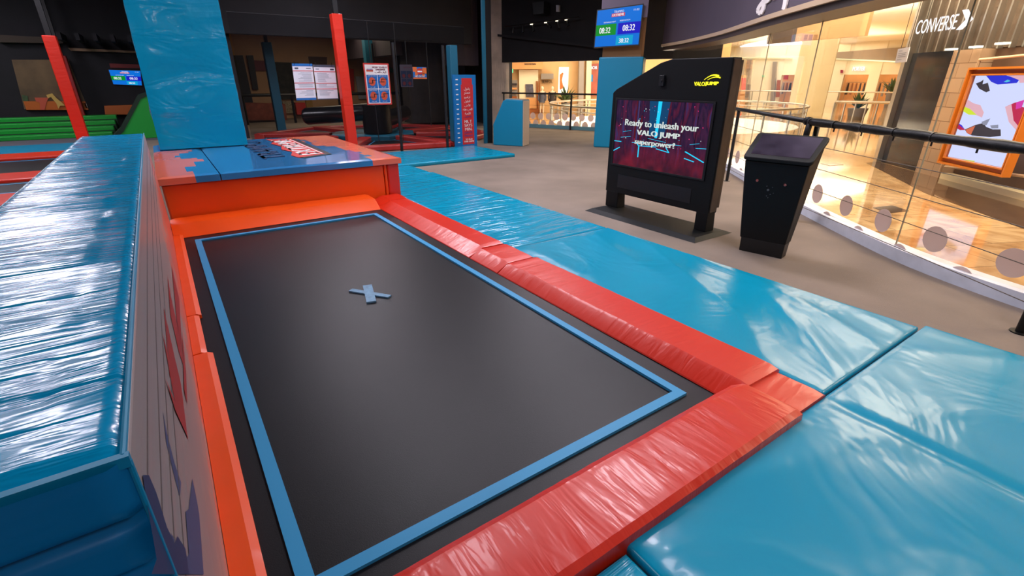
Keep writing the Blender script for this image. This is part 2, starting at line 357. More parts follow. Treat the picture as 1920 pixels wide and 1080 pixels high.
M['ridge_print'] = ridge_print()
# picture on the black kiosk's screen
def kiosk_picture():
    m = mat('kiosk_picture', (0, 0, 0, 1), .25); nt = m.node_tree; b = nt.nodes['Principled BSDF']; L = nt.links.new
    tc = nt.nodes.new('ShaderNodeTexCoord'); mp = nt.nodes.new('ShaderNodeMapping'); mp.inputs['Scale'].default_value = (1, 7, 1.6)
    n = nt.nodes.new('ShaderNodeTexNoise'); n.inputs['Scale'].default_value = 1.6; n.inputs['Detail'].default_value = 6
    r = nt.nodes.new('ShaderNodeValToRGB'); cr = r.color_ramp
    cr.elements[0].position = .30; cr.elements[0].color = srgb(30, 22, 44); cr.elements[1].position = .78; cr.elements[1].color = srgb(70, 64, 110)
    for p, c in [(.42, (58, 30, 62)), (.50, (26, 22, 52)), (.58, (84, 26, 52)), (.66, (50, 44, 92))]: e = cr.elements.new(p); e.color = srgb(*c)
    L(tc.outputs['Object'], mp.inputs['Vector']); L(mp.outputs['Vector'], n.inputs['Vector']); L(n.outputs['Fac'], r.inputs['Fac'])
    sx = nt.nodes.new('ShaderNodeSeparateXYZ'); L(tc.outputs['Object'], sx.inputs[0]); mr = nt.nodes.new('ShaderNodeMapRange'); mr.inputs[1].default_value = .96; mr.inputs[2].default_value = .62
    L(sx.outputs[2], mr.inputs[0]); n2 = nt.nodes.new('ShaderNodeTexNoise'); n2.inputs['Scale'].default_value = 4; L(tc.outputs['Object'], n2.inputs['Vector'])
    r2_ = nt.nodes.new('ShaderNodeValToRGB'); r2_.color_ramp.elements[0].position = .35; r2_.color_ramp.elements[0].color = srgb(44, 14, 30); r2_.color_ramp.elements[1].position = .7; r2_.color_ramp.elements[1].color = srgb(128, 26, 44)
    L(n2.outputs['Fac'], r2_.inputs['Fac']); mx = nt.nodes.new('ShaderNodeMix'); mx.data_type = 'RGBA'; L(mr.outputs[0], mx.inputs[0]); L(r.outputs['Color'], mx.inputs[6]); L(r2_.outputs['Color'], mx.inputs[7])
    L(mx.outputs[2], b.inputs['Emission Color']); b.inputs['Emission Strength'].default_value = 1.0; return m
M['kiosk_picture'] = kiosk_picture()

# ============================================================ SETTING
def struct(mb, name, m, **k): return tag(mb.build(name, m, **k), kind='structure')
struct(MB().box(-14, 12.6, -4, 27, -.12, 0), 'floor', M['carpet'])
# glass line of the hall, seen in plan
GL = [(4.55, -3.2), (4.78, -1.6), (4.98, -.4), (5.25, .6), (5.60, 1.4), (6.07, 2.08), (6.75, 2.95), (7.6, 3.98), (8.55, 5.03), (9.35, 5.95), (10.1, 6.95), (10.75, 7.9), (11.3, 8.9)]
def smooth_line(pts, k=4):
    out = []
    for i in range(len(pts) - 1):
        p0, p1, p2, p3 = pts[max(i - 1, 0)], pts[i], pts[i + 1], pts[min(i + 2, len(pts) - 1)]
        for j in range(k):
            t = j / k
            out.append(tuple(.5 * ((2 * p1[a]) + (p2[a] - p0[a]) * t + (2 * p0[a] - 5 * p1[a] + 4 * p2[a] - p3[a]) * t * t + (3 * p1[a] - p0[a] - 3 * p2[a] + p3[a]) * t ** 3) for a in (0, 1)))
    out.append(pts[-1]); return out
GLs = smooth_line(GL)
def normals(line):
    ns = []
    for i in range(len(line)):
        a = V(line[max(i - 1, 0)]); b = V(line[min(i + 1, len(line) - 1)]); t = (b - a).normalized(); ns.append(V((t.y, -t.x)))  # to the mall
    return ns
GN = normals(GLs)
def ribbon(line, ns, o0, o1, z0, z1, mi=0, mb=None):
    mb = mb or MB(); n = len(line); vs = []
    for (x, y), nn in zip(line, ns):
        a = V((x, y)) + nn * o0; b = V((x, y)) + nn * o1
        vs += [(a.x, a.y, z0), (b.x, b.y, z0), (b.x, b.y, z1), (a.x, a.y, z1)]
    fs = []
    for i in range(n - 1):
        for k in range(4): fs.append((i * 4 + k, (i + 1) * 4 + k, (i + 1) * 4 + (k + 1) % 4, i * 4 + (k + 1) % 4))
    fs += [(0, 1, 2, 3), ((n - 1) * 4 + 3, (n - 1) * 4 + 2, (n - 1) * 4 + 1, (n - 1) * 4)]
    return mb.add(vs, fs, mi)
# mall floor: polished marble with a round opening (the atrium)
VC, VR = V((17.75, 14.0)), 4.85
NV = 96
mf = MB(); outer = []; inner = []
for k in range(NV):
    a = 2 * pi * k / NV; d = V((cos(a), sin(a))); inner.append((VC.x + d.x * VR, VC.y + d.y * VR, .002))
    s_ = min((62 - VC.x) / abs(d.x) if d.x > 0 else (VC.x - 4.0) / max(abs(d.x), 1e-6), (50 - VC.y) / abs(d.y) if d.y > 1e-6 else (VC.y + 10) / max(abs(d.y), 1e-6))
    outer.append((VC.x + d.x * s_, VC.y + d.y * s_, .002))
mf.add(inner + outer, [(k, (k + 1) % NV, NV + (k + 1) % NV, NV + k) for k in range(NV)])
# keep only what lies beyond the glass: cut along the glass line by building it in a separate, slightly lower carpet edge
mallf = struct(mf, 'floor', M['marble'], fix=True)
# hall carpet lies above the marble up to the glass line
carp = MB(); n0 = len(GLs)
vs = [(x, y, .008) for x, y in GLs] + [(11.3, 8.9, .008), (12.45, 13.0, .008), (11.25, 15.95, .008), (10.6, 26, .008), (-13, 26, .008), (-13, -3.2, .008)]
carp.add(vs, [tuple(range(len(vs)))])
struct(carp, 'floor', M['carpet'])
# atrium drum below the floor
dr = MB(); ring = [(VC.x + cos(2 * pi * k / 64) * VR, VC.y + sin(2 * pi * k / 64) * VR) for k in range(65)]
dn = [V((cos(2 * pi * k / 64), sin(2 * pi * k / 64))) for k in range(65)]
ribbon(ring, dn, 0, .3, -4.2, 0, 0, dr)
struct(dr, 'wall_atrium', M['diamond'], fix=True)
lf = MB().box(11.5, 23, 8.3, 19.8, -4.3, -4.2); struct(lf, 'floor', M['stone_cream'])

# ceilings
struct(MB().box(-14, 12.2, -4, 26, 5.2, 5.4), 'ceiling', M['ceil_black'])
struct(MB().box(2.2, 9.5, 17.6, 26, 3.55, 3.6), 'ceiling', M['grid_tiles'])
mc = MB(); mc.prism([(x, y, 3.95) for x, y in GLs + [(12.6, 13.0), (11.4, 16.05), (10.7, 26), (10.7, 50), (62, 50), (62, -10), (4.5, -10)]], (0, 0, .1))
struct(mc, 'ceiling', mat('white_ceiling', srgb(250, 244, 226), .7))
# walls of the hall
struct(MB().box(-14, 2.2, 22.4, 22.6, 0, 5.2), 'wall_back', M['wall_black'])
struct(MB().box(-14, -13.8, -4, 22.6, 0, 5.2), 'wall_left', M['wall_black'])
struct(MB().box(1.6, 10.7, 25.6, 25.8, 0, 3.6), 'wall_back', M['beige_wall'])
struct(MB().box(1.6, 10.0, 17.0, 17.3, 2.85, 5.2), 'wall_bulkhead', M['wall_black'])
struct(MB().hexa([(11.3, 16.6, 0), (11.5, 16.6, 0), (10.75, 26, 0), (10.55, 26, 0), (11.3, 16.6, 5.2), (11.5, 16.6, 5.2), (10.75, 26, 5.2), (10.55, 26, 5.2)]), 'wall_right', M['wall_black'])
struct(MB().box(1.9, 2.2, 17.3, 22.6, 0, 5.2), 'wall_partition', M['wall_black'])
# dark painted mass behind the height chart, rounded at its corners
col = MB(); cc = V((8.98, 18.95, 0))
pts = []
for k in range(40):
    a = 2 * pi * k / 40; ex = .5
    c_, s_ = cos(a), sin(a); pts.append((cc.x + .88 * math.copysign(abs(c_) ** ex, c_), cc.y + .6 * math.copysign(abs(s_) ** ex, s_), .1))
col.prism(pts, (0, 0, 5.1)); struct(col, 'wall_column', M['curtain'], auto=30)
struct(MB().box(9.2, 10.5, 17.4, 17.8, 2.15, 5.2), 'wall_lintel', M['plum_wall'])
# board-marked concrete pillar
cp = MB(); P0 = Plane((11.28, 16.45), (12.1, 15.9)); a0, _ = P0(908, 236); a1, _ = P0(955, 236)
cp.ppoly(P0, [(a0, 0), (a1, 0), (a1, 5.2), (a0, 5.2)], -.8, .8); struct(cp, 'wall_pillar', M['concrete'])
# header over the opening to the mall
HD = Plane((11.3, 15.95), (12.45, 13.0)); hu0, _ = HD(953, 118); hu1, _ = HD(1150, 112)
struct(MB().ppoly(HD, [(hu0 - .3, 2.25), (hu1 + 3.0, 2.25), (hu1 + 3.0, 5.2), (hu0 - .3, 5.2)], -.25, .25), 'wall_header', M['wall_black'])
struct(MB().ppoly(HD, [(hu0 - .3, 3.1), (hu1 + 1.0, 2.42), (hu1 + 1.0, 2.48), (hu0 - .3, 3.18)], 0, .25), 'trim_1', M['wall_black'])
# kerb and glass in that opening
KB = MB().ppoly(HD, [(hu0 - .3, 0), (hu1 + 2.2, 0), (hu1 + 2.2, .13), (hu0 - .3, .13)], -.12, .12)
struct(KB, 'trim_2', M['teal_curb'])
og = MB().ppoly(HD, [(hu0 - .3, .13), (hu1 + 2.2, .13), (hu1 + 2.2, 2.25), (hu0 - .3, 2.25)], -.075, .012)
win1 = struct(og, 'window_1', M['glass'])
dm = MB()
for k in range(11):
    u = hu0 + .05 + k * .34; c_ = HD.pt(u, .42 + .0 * k, -.06); dm.disc(c_, HD.n, .115, .004, 20)
    c_ = HD.pt(u + .13, .17, -.06); dm.disc(c_, HD.n, .115, .004, 20)
dm.build('frosted_dots', M['dot'], win1)

# curved kerb, glass wall and fascia
struct(ribbon(GLs, GN, -.02, .16, 0, .13), 'trim_3', M['curb'])
win2 = struct(ribbon(GLs, GN, .05, .062, .13, 2.34), 'window_2', M['glass'])
jt = MB()
acc = 0; lens = [0]
for i in range(1, len(GLs)): acc += (V(GLs[i]) - V(GLs[i - 1])).length; lens.append(acc)
def along(s):
    for i in range(1, len(lens)):
        if lens[i] >= s: t = (s - lens[i - 1]) / (lens[i] - lens[i - 1]); return V(GLs[i - 1]).lerp(V(GLs[i]), t), GN[i]
    return V(GLs[-1]), GN[-1]
def s_of(px, py, z=None):   # arc length whose ground azimuth matches a photo pixel
    d = ray(px, py); best = None
    for k in range(0, 700):
        s = k * acc / 700; p, n = along(s); e = abs(atan2(p.x, p.y) - atan2(d.x, d.y))
        if best is None or e < best[0]: best = (e, s)
    return best[1]
for (px, py) in [(1650, 520), (1532, 60), (1430, 120)]:
    p, n = along(s_of(px, py)); q = p + n * .045
    jt.box(q.x - .006, q.x + .006, q.y - .006, q.y + .006, .13, 2.34)
jt.build('joint', M['joint'], win2)
dm = MB()
s0 = s_of(1885, 507); 
ss = [s_of(*q) for q in [(1885, 507), (1750, 445), (1648, 418), (1580, 390), (1526, 370)]]
step = (ss[-1] - ss[0]) / 4
for k in range(-4, 16):
    s = ss[0] + k * step
    if s < 0: continue
    p, n = along(s); q = p + n * .04; dm.disc((q.x, q.y, .315), (-n.x, -n.y, 0), .118, .004, 28)
    p, n = along(s + step / 2); q = p + n * .04; dm.disc((q.x, q.y, .045), (-n.x, -n.y, 0), .118, .004, 28)
dm.build('frosted_dots', M['dot'], win2)
struct(ribbon(GLs, GN, -.42, -.36, 2.48, 5.2), 'wall_fascia', M['plum'], auto=30)
struct(ribbon(GLs, GN, -.45, -.36, 2.42, 2.48), 'trim_4', M['beige_trim'], auto=30)
struct(ribbon(GLs, GN, -.40, .10, 2.34, 2.42), 'trim_5', M['dark_trim'], auto=30)
# dark pier between the fascia and the blue pillar with two cool light strips
pp = Plane((11.3, 9.2), (11.9, 8.4))
pr = MB(); pu0, _ = pp(1262, 100); pu1, _ = pp(1330, 100); pr.ppoly(pp, [(pu0, 0), (pu1 + .3, 0), (pu1 + .3, 5.2), (pu0, 5.2)], -.6, .6)
struct(pr, 'wall_pier', M['wall_black'])
for (y0) in (24, 45):
    st = MB().pix(pp, [(1297, y0), (1325, y0 + 1), (1325, y0 + 2.5), (1297, y0 + 1.5)], .0, .02)
    tag(st.build('light_strip', M['cool_strip']), 'thin cool light strip on the dark pier, %s of the two' % ('upper' if y0 == 24 else 'lower'), 'light strip', 'light strips on the dark pier')

# jump sign on the fascia (white script letters, only their tails hang into view)
def fas(px, py):
    d = ray(px, py)
    for i in range(len(GLs) - 1):
        a = V(GLs[i]) - GN[i] * .425; b = V(GLs[i + 1]) - GN[i + 1] * .425
        den = d.x * (b.y - a.y) - d.y * (b.x - a.x)
        if abs(den) < 1e-9: continue
        t = (a.x * (b.y - a.y) - a.y * (b.x - a.x)) / den; ex = d.x * t - a.x; ey = d.y * t - a.y; u = (ex * (b.x - a.x) + ey * (b.y - a.y)) / (b - a).length_squared
        if t > 0 and -.001 <= u <= 1.001: return CAMP + d * t, -V((GN[i].x, GN[i].y, 0))
    return None
sroot = empty('script_sign', (6.5, 3.4, 2.9), 'white handwritten script sign high on the curved dark fascia', 'sign'); sg = MB()
def stroke(pts, w0, w1):
    for i in range(len(pts) - 1):
        (x0, y0), (x1, y1) = pts[i], pts[i + 1]; L_ = sqrt((x1 - x0) ** 2 + (y1 - y0) ** 2); nx, ny = -(y1 - y0) / L_, (x1 - x0) / L_
        k0 = w0 + (w1 - w0) * i / len(pts); k1 = w0 + (w1 - w0) * (i + 1) / len(pts)
        q = [fas(x0 + nx * k0, y0 + ny * k0), fas(x1 + nx * k1, y1 + ny * k1), fas(x1 - nx * k1, y1 - ny * k1), fas(x0 - nx * k0, y0 - ny * k0)]
        if None in q: continue
        sg.prism([a[0] for a in q], q[0][1] * .02)
stroke([(1452, -40), (1444, -18), (1436, 0), (1434, 10), (1432, 18), (1428, 26), (1424, 25), (1423, 19), (1426, 12), (1432, 4), (1438, -4)], 3, 3)
stroke([(1434, 2), (1437, 5), (1442, 2), (1447, -5)], 2.4, 2.4)
sg.build('letter', M['print_white'], sroot); sg = MB()
stroke([(1452, -6), (1453, 0)], 2.0, 1.2); sg.build('letter', M['print_white'], sroot); sg = MB()
stroke([(1478, -24), (1476, -6), (1474, 8), (1471, 18)], 4.2, 2.6)
sg.build('letter', M['print_white'], sroot)

# ============================================================ PADS
def pad(name, x0, x1, y0, y1, z0, z1, m, parent=None, res=.05, r=.016, amp=None, label=None, rot=None):
    nx = max(4, int((x1 - x0) / res)); ny = max(4, int((y1 - y0) / res)); mb = MB()
    def coords(a, b, n):
        inner = [a + r + (b - a - 2 * r) * i / n for i in range(n + 1)]
        return [a, a + r * .3] + inner + [b - r * .3, b]
    X = coords(x0, x1, nx); Y = coords(y0, y1, ny); vs = []
    for y in Y:
        for x in X:
            d = min(x - x0, x1 - x, y - y0, y1 - y); k = 1.0 if d >= r else sqrt(max(0, 1 - (1 - d / r) ** 2))
            z = z1 - r * (1 - k)
            if amp: z += amp(x, y) * min(1, max(0, d - .0) / .12)
            vs.append((x, y, z))
    W = len(X); fs = [(j * W + i, j * W + i + 1, (j + 1) * W + i + 1, (j + 1) * W + i) for j in range(len(Y) - 1) for i in range(W - 1)]
    mb.add(vs, fs)
    per = [j for j in range(W)] + [j * W + W - 1 for j in range(1, len(Y))] + [(len(Y) - 1) * W + i for i in range(W - 2, -1, -1)] + [j * W for j in range(len(Y) - 2, 0, -1)]
    low = len(mb.v); mb.v += [V((mb.v[i].x, mb.v[i].y, z0)) for i in per]; n = len(per)
    for k in range(n): mb.f.append((per[(k + 1) % n], per[k], low + k, low + (k + 1) % n)); mb.m.append(0)
    mb.f.append(tuple(low + k for k in range(n))[::-1]); mb.m.append(0)
    if rot: mb.v = [rot(p) for p in mb.v]
    return mb.build(name, m, parent, smooth=True, label=label)
def nz(x, y, s=1.0, o=0): return noise.noise(V((x * s + o, y * s - o, o * .7)))
def folds(x, y, ang, fr, o, sharp=3):
    u = x * cos(ang) + y * sin(ang); v = -x * sin(ang) + y * cos(ang)
    k = noise.noise(V((u * .45 + o, v * fr + nz(u, v, .5, o) * 1.0, o))); return -abs(k) ** .6
fold_a = lambda a, fr, o, am: (lambda x, y: am * (folds(x, y, a, fr, o) + .5) + .004 * nz(x, y, 3, o))
GM = 'blue floor mats around the trampoline'
def mat_pad(x0, x1, y0, y1, z1, m, amp, label, res=.04):
    o = pad('floor_mat', x0, x1, y0, y1, .008, z1, m, res=res, amp=amp); return tag(o, label, 'mat', GM)
mat_pad(2.68, 4.06, .852, 3.89, .062, M['blue_mat_b'], lambda x, y: .022 * (folds(x, y, 1.15, 2.6, 3) + .45) + .006 * nz(x, y, 2, 5), 'crumpled blue mat between the long red edge pad and the black podium', .03)
mat_pad(2.68, 4.05, 3.905, 5.41, .06, M['blue_mat_a'], lambda x, y: .007 * (folds(x, y, .1, 3, 8) + .45), 'short square blue mat with a stitched rectangle, beyond the crumpled mat')
mat_pad(2.72, 4.04, 5.425, 8.44, .06, M['blue_mat_a'], lambda x, y: .008 * (folds(x, y, .25, 2.5, 12) + .45), 'long blue mat running past the corner of the painted platform')
mat_pad(2.9, 4.0, 8.455, 9.43, .06, M['blue_mat_a'], lambda x, y: .006 * (folds(x, y, .15, 2.5, 15) + .45), 'small blue mat at the far end of the row, before the cross mat')
def ampB(x, y):
    g = -.018 * math.exp(-((x - 2.63) / .03) ** 2)
    return g + .034 * (folds(x, y, -.85 + .05 * x, 1.9, 21) + .45) + .005 * nz(x, y, 2.5, 4)
mat_pad(1.075, 4.13, -1.5, .838, .062, M['blue_mat_b'], ampB, 'largest wrinkled blue mat along the near end of the trampoline', .035)
mat_pad(-.9, 1.055, -1.5, .79, .060, M['blue_mat_a'], lambda x, y: .008 * (folds(x, y, 1.1, 2.2, 31) + .45), 'blue mat cut off at the bottom of the photo below the near red pad')
mat_pad(3.0, 6.62, 9.45, 11.33, .085, M['blue_mat_a'], None, 'flat shiny blue mat crossing in front of the height chart', .12)

# ============================================================ TRAMPOLINE
tr = empty('trampoline', (1.1, 3.8, 0), 'black trampoline bed taped with a blue rectangle between red padded edges', 'trampoline')
bd = MB(); nx, ny = 24, 50; vs = []
for j in range(ny + 1):
    for i in range(nx + 1):
        x = -.15 + 2.5 * i / nx; y = .9 + 5.65 * j / ny; vs.append((x, y, .014 - .010 * max(0, sin(pi * i / nx)) * max(0, sin(pi * j / ny)) ** .5 + .004 * nz(x, y, .8, 2)))
bd.add(vs, [(j * (nx + 1) + i, j * (nx + 1) + i + 1, (j + 1) * (nx + 1) + i + 1, (j + 1) * (nx + 1) + i) for j in range(ny) for i in range(nx)])
bd.v = [V((p.x, p.y, p.z + .006)) for p in bd.v]
bd.build('bed', M['bed'], tr, smooth=True)
tp = MB()
def tape(pts, wd, z=.032):
    for (a, b) in zip(pts[:-1], pts[1:]):
        a = V(a); b = V(b); t = (b - a).normalized(); n = V((-t.y, t.x)) * wd / 2; k = 12
        for i in range(k):
            p = a.lerp(b, i / k); q = a.lerp(b, (i + 1) / k)
            tp.hexa([(p.x - n.x, p.y - n.y, .012), (q.x - n.x, q.y - n.y, .012), (q.x + n.x, q.y + n.y, .012), (p.x + n.x, p.y + n.y, .012), (p.x - n.x, p.y - n.y, z), (q.x - n.x, q.y - n.y, z), (q.x + n.x, q.y + n.y, z), (p.x + n.x, p.y + n.y, z)])
tape([(.065, 1.308), (.065, 6.194)], .058); tape([(.037, 6.17), (2.10, 6.17)], .05, .0325); tape([(2.075, 6.194), (2.075, 1.308)], .052, .0330); tape([(2.10, 1.335), (.037, 1.335)], .056, .0335)
tp.build('border_tape', M['tape'], tr)
tp = MB(); tape([(1.015, 3.86), (1.235, 3.545)], .05, .024); tape([(1.075, 3.525), (1.165, 3.875)], .075, .026)
tp.build('tape_cross', M['tape_old'], tr)
gap = MB(); gap.box(2.14, 2.30, 1.1, 6.5, .010, .016); gap.box(-.1, 2.3, 6.36, 6.6, .010, .016)  # black strips stand in for the shade between pads and bed
# edge pads: cross-section polygons swept straight, slightly puffed
def edge_pad(axis, a0, a1, prof, m, nseg=None, o=0, label=None):
    """prof: list of (across, z) ; axis 'y' runs along y (across = x) or 'x' runs along x (across = y)"""
    L_ = a1 - a0; n = nseg or max(6, int(L_ / .05)); mb = MB(); k = len(prof); vs = []
    for i in range(n + 1):
        t = i / n; e = min(t, 1 - t) * L_; q = 1 if e > .03 else .9 + .1 * e / .03
        a = a0 + L_ * t; zc = .05
        for (c, z) in prof:
            zz = (z - .01) * q + .01 + (.004 * noise.noise(V((a * 5 + o, c * 4, o))) + .003 * noise.noise(V((a * 14 + o, c * 3, 2)))) * (1 if z > .03 else 0)
            vs.append((c, a, zz) if axis == 'y' else (a, c, zz))
    mb.add(vs, [(i * k + j, i * k + (j + 1) % k, (i + 1) * k + (j + 1) % k, (i + 1) * k + j) for i in range(n) for j in range(k)] + [tuple(range(k)), tuple(n * k + j for j in range(k))[::-1]])
    return mb.build('edge_pad', m, tr, auto=22, label=label)
def rprof(x_in_b, x_in_t, x_out, zt):   # sloped inside
    return [(x_in_b, .022), (x_in_b + .004, .03), (x_in_t - .02, zt - .012), (x_in_t + .006, zt), (x_out - .02, zt), (x_out, zt - .016), (x_out, .01)]
edge_pad('y', 3.985, 6.50, rprof(2.235, 2.40, 2.665, .108), M['red_vinyl'], o=1)
edge_pad('y', 3.475, 3.965, rprof(2.235, 2.36, 2.665, .106), M['red_vinyl'], o=2)
edge_pad('y', 1.10, 3.455, rprof(2.235, 2.345, 2.675, .110), M['red_vinyl'], o=3)
edge_pad('y', .835, 1.16, [(2.26, .02), (2.27, .085), (2.64, .085), (2.665, .07), (2.665, .01)], M['red_vinyl'], o=4, label='square red corner pad under the long pads')
edge_pad('x', -.15, 2.345, [(1.185, .022), (1.17, .085), (1.13, .112), (1.10, .118), (.835, .120), (.805, .105), (.80, .01)], M['red_vinyl_x'], o=5)
edge_pad('x', -.15, 2.235, [(6.385, .022), (6.40, .03), (6.56, .135), (6.60, .148), (6.85, .150), (6.85, .01)], M['orange_vinyl'], o=6, label='orange red pad at the foot of the platform')
edge_pad('y', 6.50, 6.86, rprof(2.235, 2.42, 2.68, .112), M['red_vinyl'], o=9)
for (a0, a1, xi) in [(1.15, 3.30, -.045), (3.31, 3.96, -.075), (3.97, 6.42, -.06)]:
    edge_pad('y', a0, a1, [(-.152, .012), (-.152, .062), (xi - .03, .066), (xi, .05), (xi, .02)], M['orange_vinyl'], o=a0)
gap.build('painted_shadow_strip', M['black_foam'], tr)

# ============================================================ PADDED RIDGE on the left
rg = empty('padded_ridge', (-.42, 3.8, 0), 'tall blue padded ridge with a glossy creased top left of the trampoline', 'padded wall')
RX0, RX1, RY0, RY1, RZ = -.69, -.155, .812, 6.72, 1.125
rw = MB(); nx, ny = 26, 240; vs = []
for j in range(ny + 1):
    for i in range(nx + 1):
        x = RX0 + (RX1 - RX0) * i / nx; y = RY0 + (RY1 - RY0) * j / ny
        d = min(x - RX0, RX1 - x, y - RY0, RY1 - y); k = 1 if d > .02 else sqrt(max(0, 1 - (1 - d / .02) ** 2)); m_ = min(1, d / .08)
        f = noise.noise(V((x * 1.1, y * 4.5 + .9 * nz(x, y, 1.2, 3), 1.3))) * .018 + noise.noise(V((x * 1.6, y * 12 + nz(x, y, 1.5, 7) * 2, 5.1))) * .005 + .003 * noise.noise(V((x * 2, y * 26, 3)))
        if x > -.27: f *= .35
        vs.append((x, y, RZ - .02 * (1 - k) + f * m_))
rw.add(vs, [(j * (nx + 1) + i, j * (nx + 1) + i + 1, (j + 1) * (nx + 1) + i + 1, (j + 1) * (nx + 1) + i) for j in range(ny) for i in range(nx)])
rw.build('top_cover', M['blue_ridge'], rg, smooth=True)
sd = MB(); sd.box(RX1 - .03, RX1 + .001, RY0 + .01, RY1, .012, RZ - .012); sd.build('printed_side', M['ridge_print'], rg, bevel=.006)
sd = MB(); sd.box(RX0, RX0 + .03, RY0, RY1, .012, RZ - .012); sd.box(RX0 + .03, RX1 - .03, RY1 - .03, RY1, .012, RZ - .012); sd.build('far_side', M['blue_vinyl'], rg)
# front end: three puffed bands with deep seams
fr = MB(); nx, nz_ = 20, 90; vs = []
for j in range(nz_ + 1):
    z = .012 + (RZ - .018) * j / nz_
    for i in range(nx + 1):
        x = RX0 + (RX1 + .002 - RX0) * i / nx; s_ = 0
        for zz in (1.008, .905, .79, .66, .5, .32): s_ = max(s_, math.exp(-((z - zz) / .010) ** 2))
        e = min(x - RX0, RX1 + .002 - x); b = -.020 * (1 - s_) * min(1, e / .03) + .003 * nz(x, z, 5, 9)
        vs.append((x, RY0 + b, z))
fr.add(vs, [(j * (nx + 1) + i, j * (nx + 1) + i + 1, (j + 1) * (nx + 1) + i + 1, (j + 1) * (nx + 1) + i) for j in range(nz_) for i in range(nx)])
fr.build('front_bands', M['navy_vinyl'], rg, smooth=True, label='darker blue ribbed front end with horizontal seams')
hem = MB().box(RX0, RX1 + .004, RY0 - .010, RY0 + .004, RZ - .018, RZ + .002); hem.tube([(RX1 - .001, RY0, .02), (RX1 + .001, RY0 - .003, RZ - .01)], .0045, 8)
hem.tube([(RX1 - .004, RY0, RZ - .002), (RX1 - .003, RY1, RZ - .002)], .005, 8); hem.build('stitched_hem', M['blue_dull'], rg)
gr = MB()
for zz in (1.02, .93, .85, .77): gr.box(RX1 + .001, RX1 + .0024, RY0 + .02, RY1, zz - .0022, zz + .0022)
gr.build('pressed_lines', mat('pressed_line', srgb(96, 84, 82), .6), rg)
# painted claw marks and navy and slate blotches printed on the side
def side(pts, m, name, off=.0022):
    mb = MB()
    for ii, poly in enumerate(pts):
        q = [onX(x, y, RX1) for x, y in poly]; mb.add([V((RX1 + off + ii * .0004, p.y, p.z)) for p in q], [tuple(range(len(q)))])
    return mb.build(name, m, rg)
M['print_claw'] = mat('claw_print_red', srgb(176, 40, 30), .42); M['print_navy'] = mat('blotch_print_navy', srgb(30, 48, 92), .42)
M['print_slate'] = mat('slate_print', srgb(70, 80, 120), .42)
side([[(306, 576), (311, 600), (324, 660), (338, 720), (351, 825), (330, 770), (316, 700)], [(303, 625), (320, 690), (334, 745), (336, 765), (322, 730)],
      [(313, 516), (320, 560), (338, 640), (344, 690), (334, 660), (318, 590)], [(321, 500), (335, 560), (340, 655), (330, 600)], [(307, 708), (322, 745), (345, 800), (350, 822), (326, 770)],
      [(340, 620), (347, 700), (349, 760), (343, 730)]], M['print_claw'], 'claw_print', .0022)
side([[(304, 772), (312, 815), (326, 870), (338, 905), (336, 935), (322, 880), (310, 830)], [(359, 898), (366, 930), (372, 965), (380, 1078), (330, 1078), (318, 1000), (345, 1050), (352, 1040), (346, 960), (352, 955)]], M['print_slate'], 'slate_print', .0018)
side([[(264, 892), (276, 892), (290, 925), (310, 990), (325, 1020), (330, 1006), (345, 1030), (352, 1078), (280, 1078), (290, 1050), (272, 945)]], M['print_navy'], 'navy_print', .0026)

# ============================================================ PAINTED PLATFORM
pf = empty('painted_platform', (1.25, 8.8, 0), 'orange padded platform with a blue and coral painted glossy lid at the far end', 'platform')
PX0, PX1, PY0, PY1, LZ = -.17, 2.78, 6.87, 10.6, .62
bx = MB().box(PX0 + .03, PX1 - .26, PY0 + .03, PY1 - .05, .01, LZ - .085); bx.build('front_pad', M['orange_vinyl'], pf, bevel=.02)
bx = MB().box(PX1 - .255, PX1 - .215, PY0 + .02, PY1 - .05, .01, LZ - .08); bx.build('side_strip', M['orange_vinyl'], pf, bevel=.012)
bx = MB().box(PX1 - .21, PX1 - .03, PY0 + .015, PY1 - .05, .01, LZ - .08); bx.build('corner_pad', M['red_vinyl'], pf, bevel=.02, label='upright red orange corner pad')
def lid_col(x, y):
    n = nz(round(x / .12) * .12, round(y / .22) * .22, 2.1, 17) * .55
    a = (x + .17) / .55 + n           # coral near-left corner
    b = (2.78 - x) / .62 + (10.6 - y) / 6.5 * 0 + n + (1.0 if y < 7.0 else 0) * .0
    if a < .75 and y < 9.6: return 1
    if b < .62 + .9 * max(0, (y - 8.2) / 2.4): return 1
    return 0
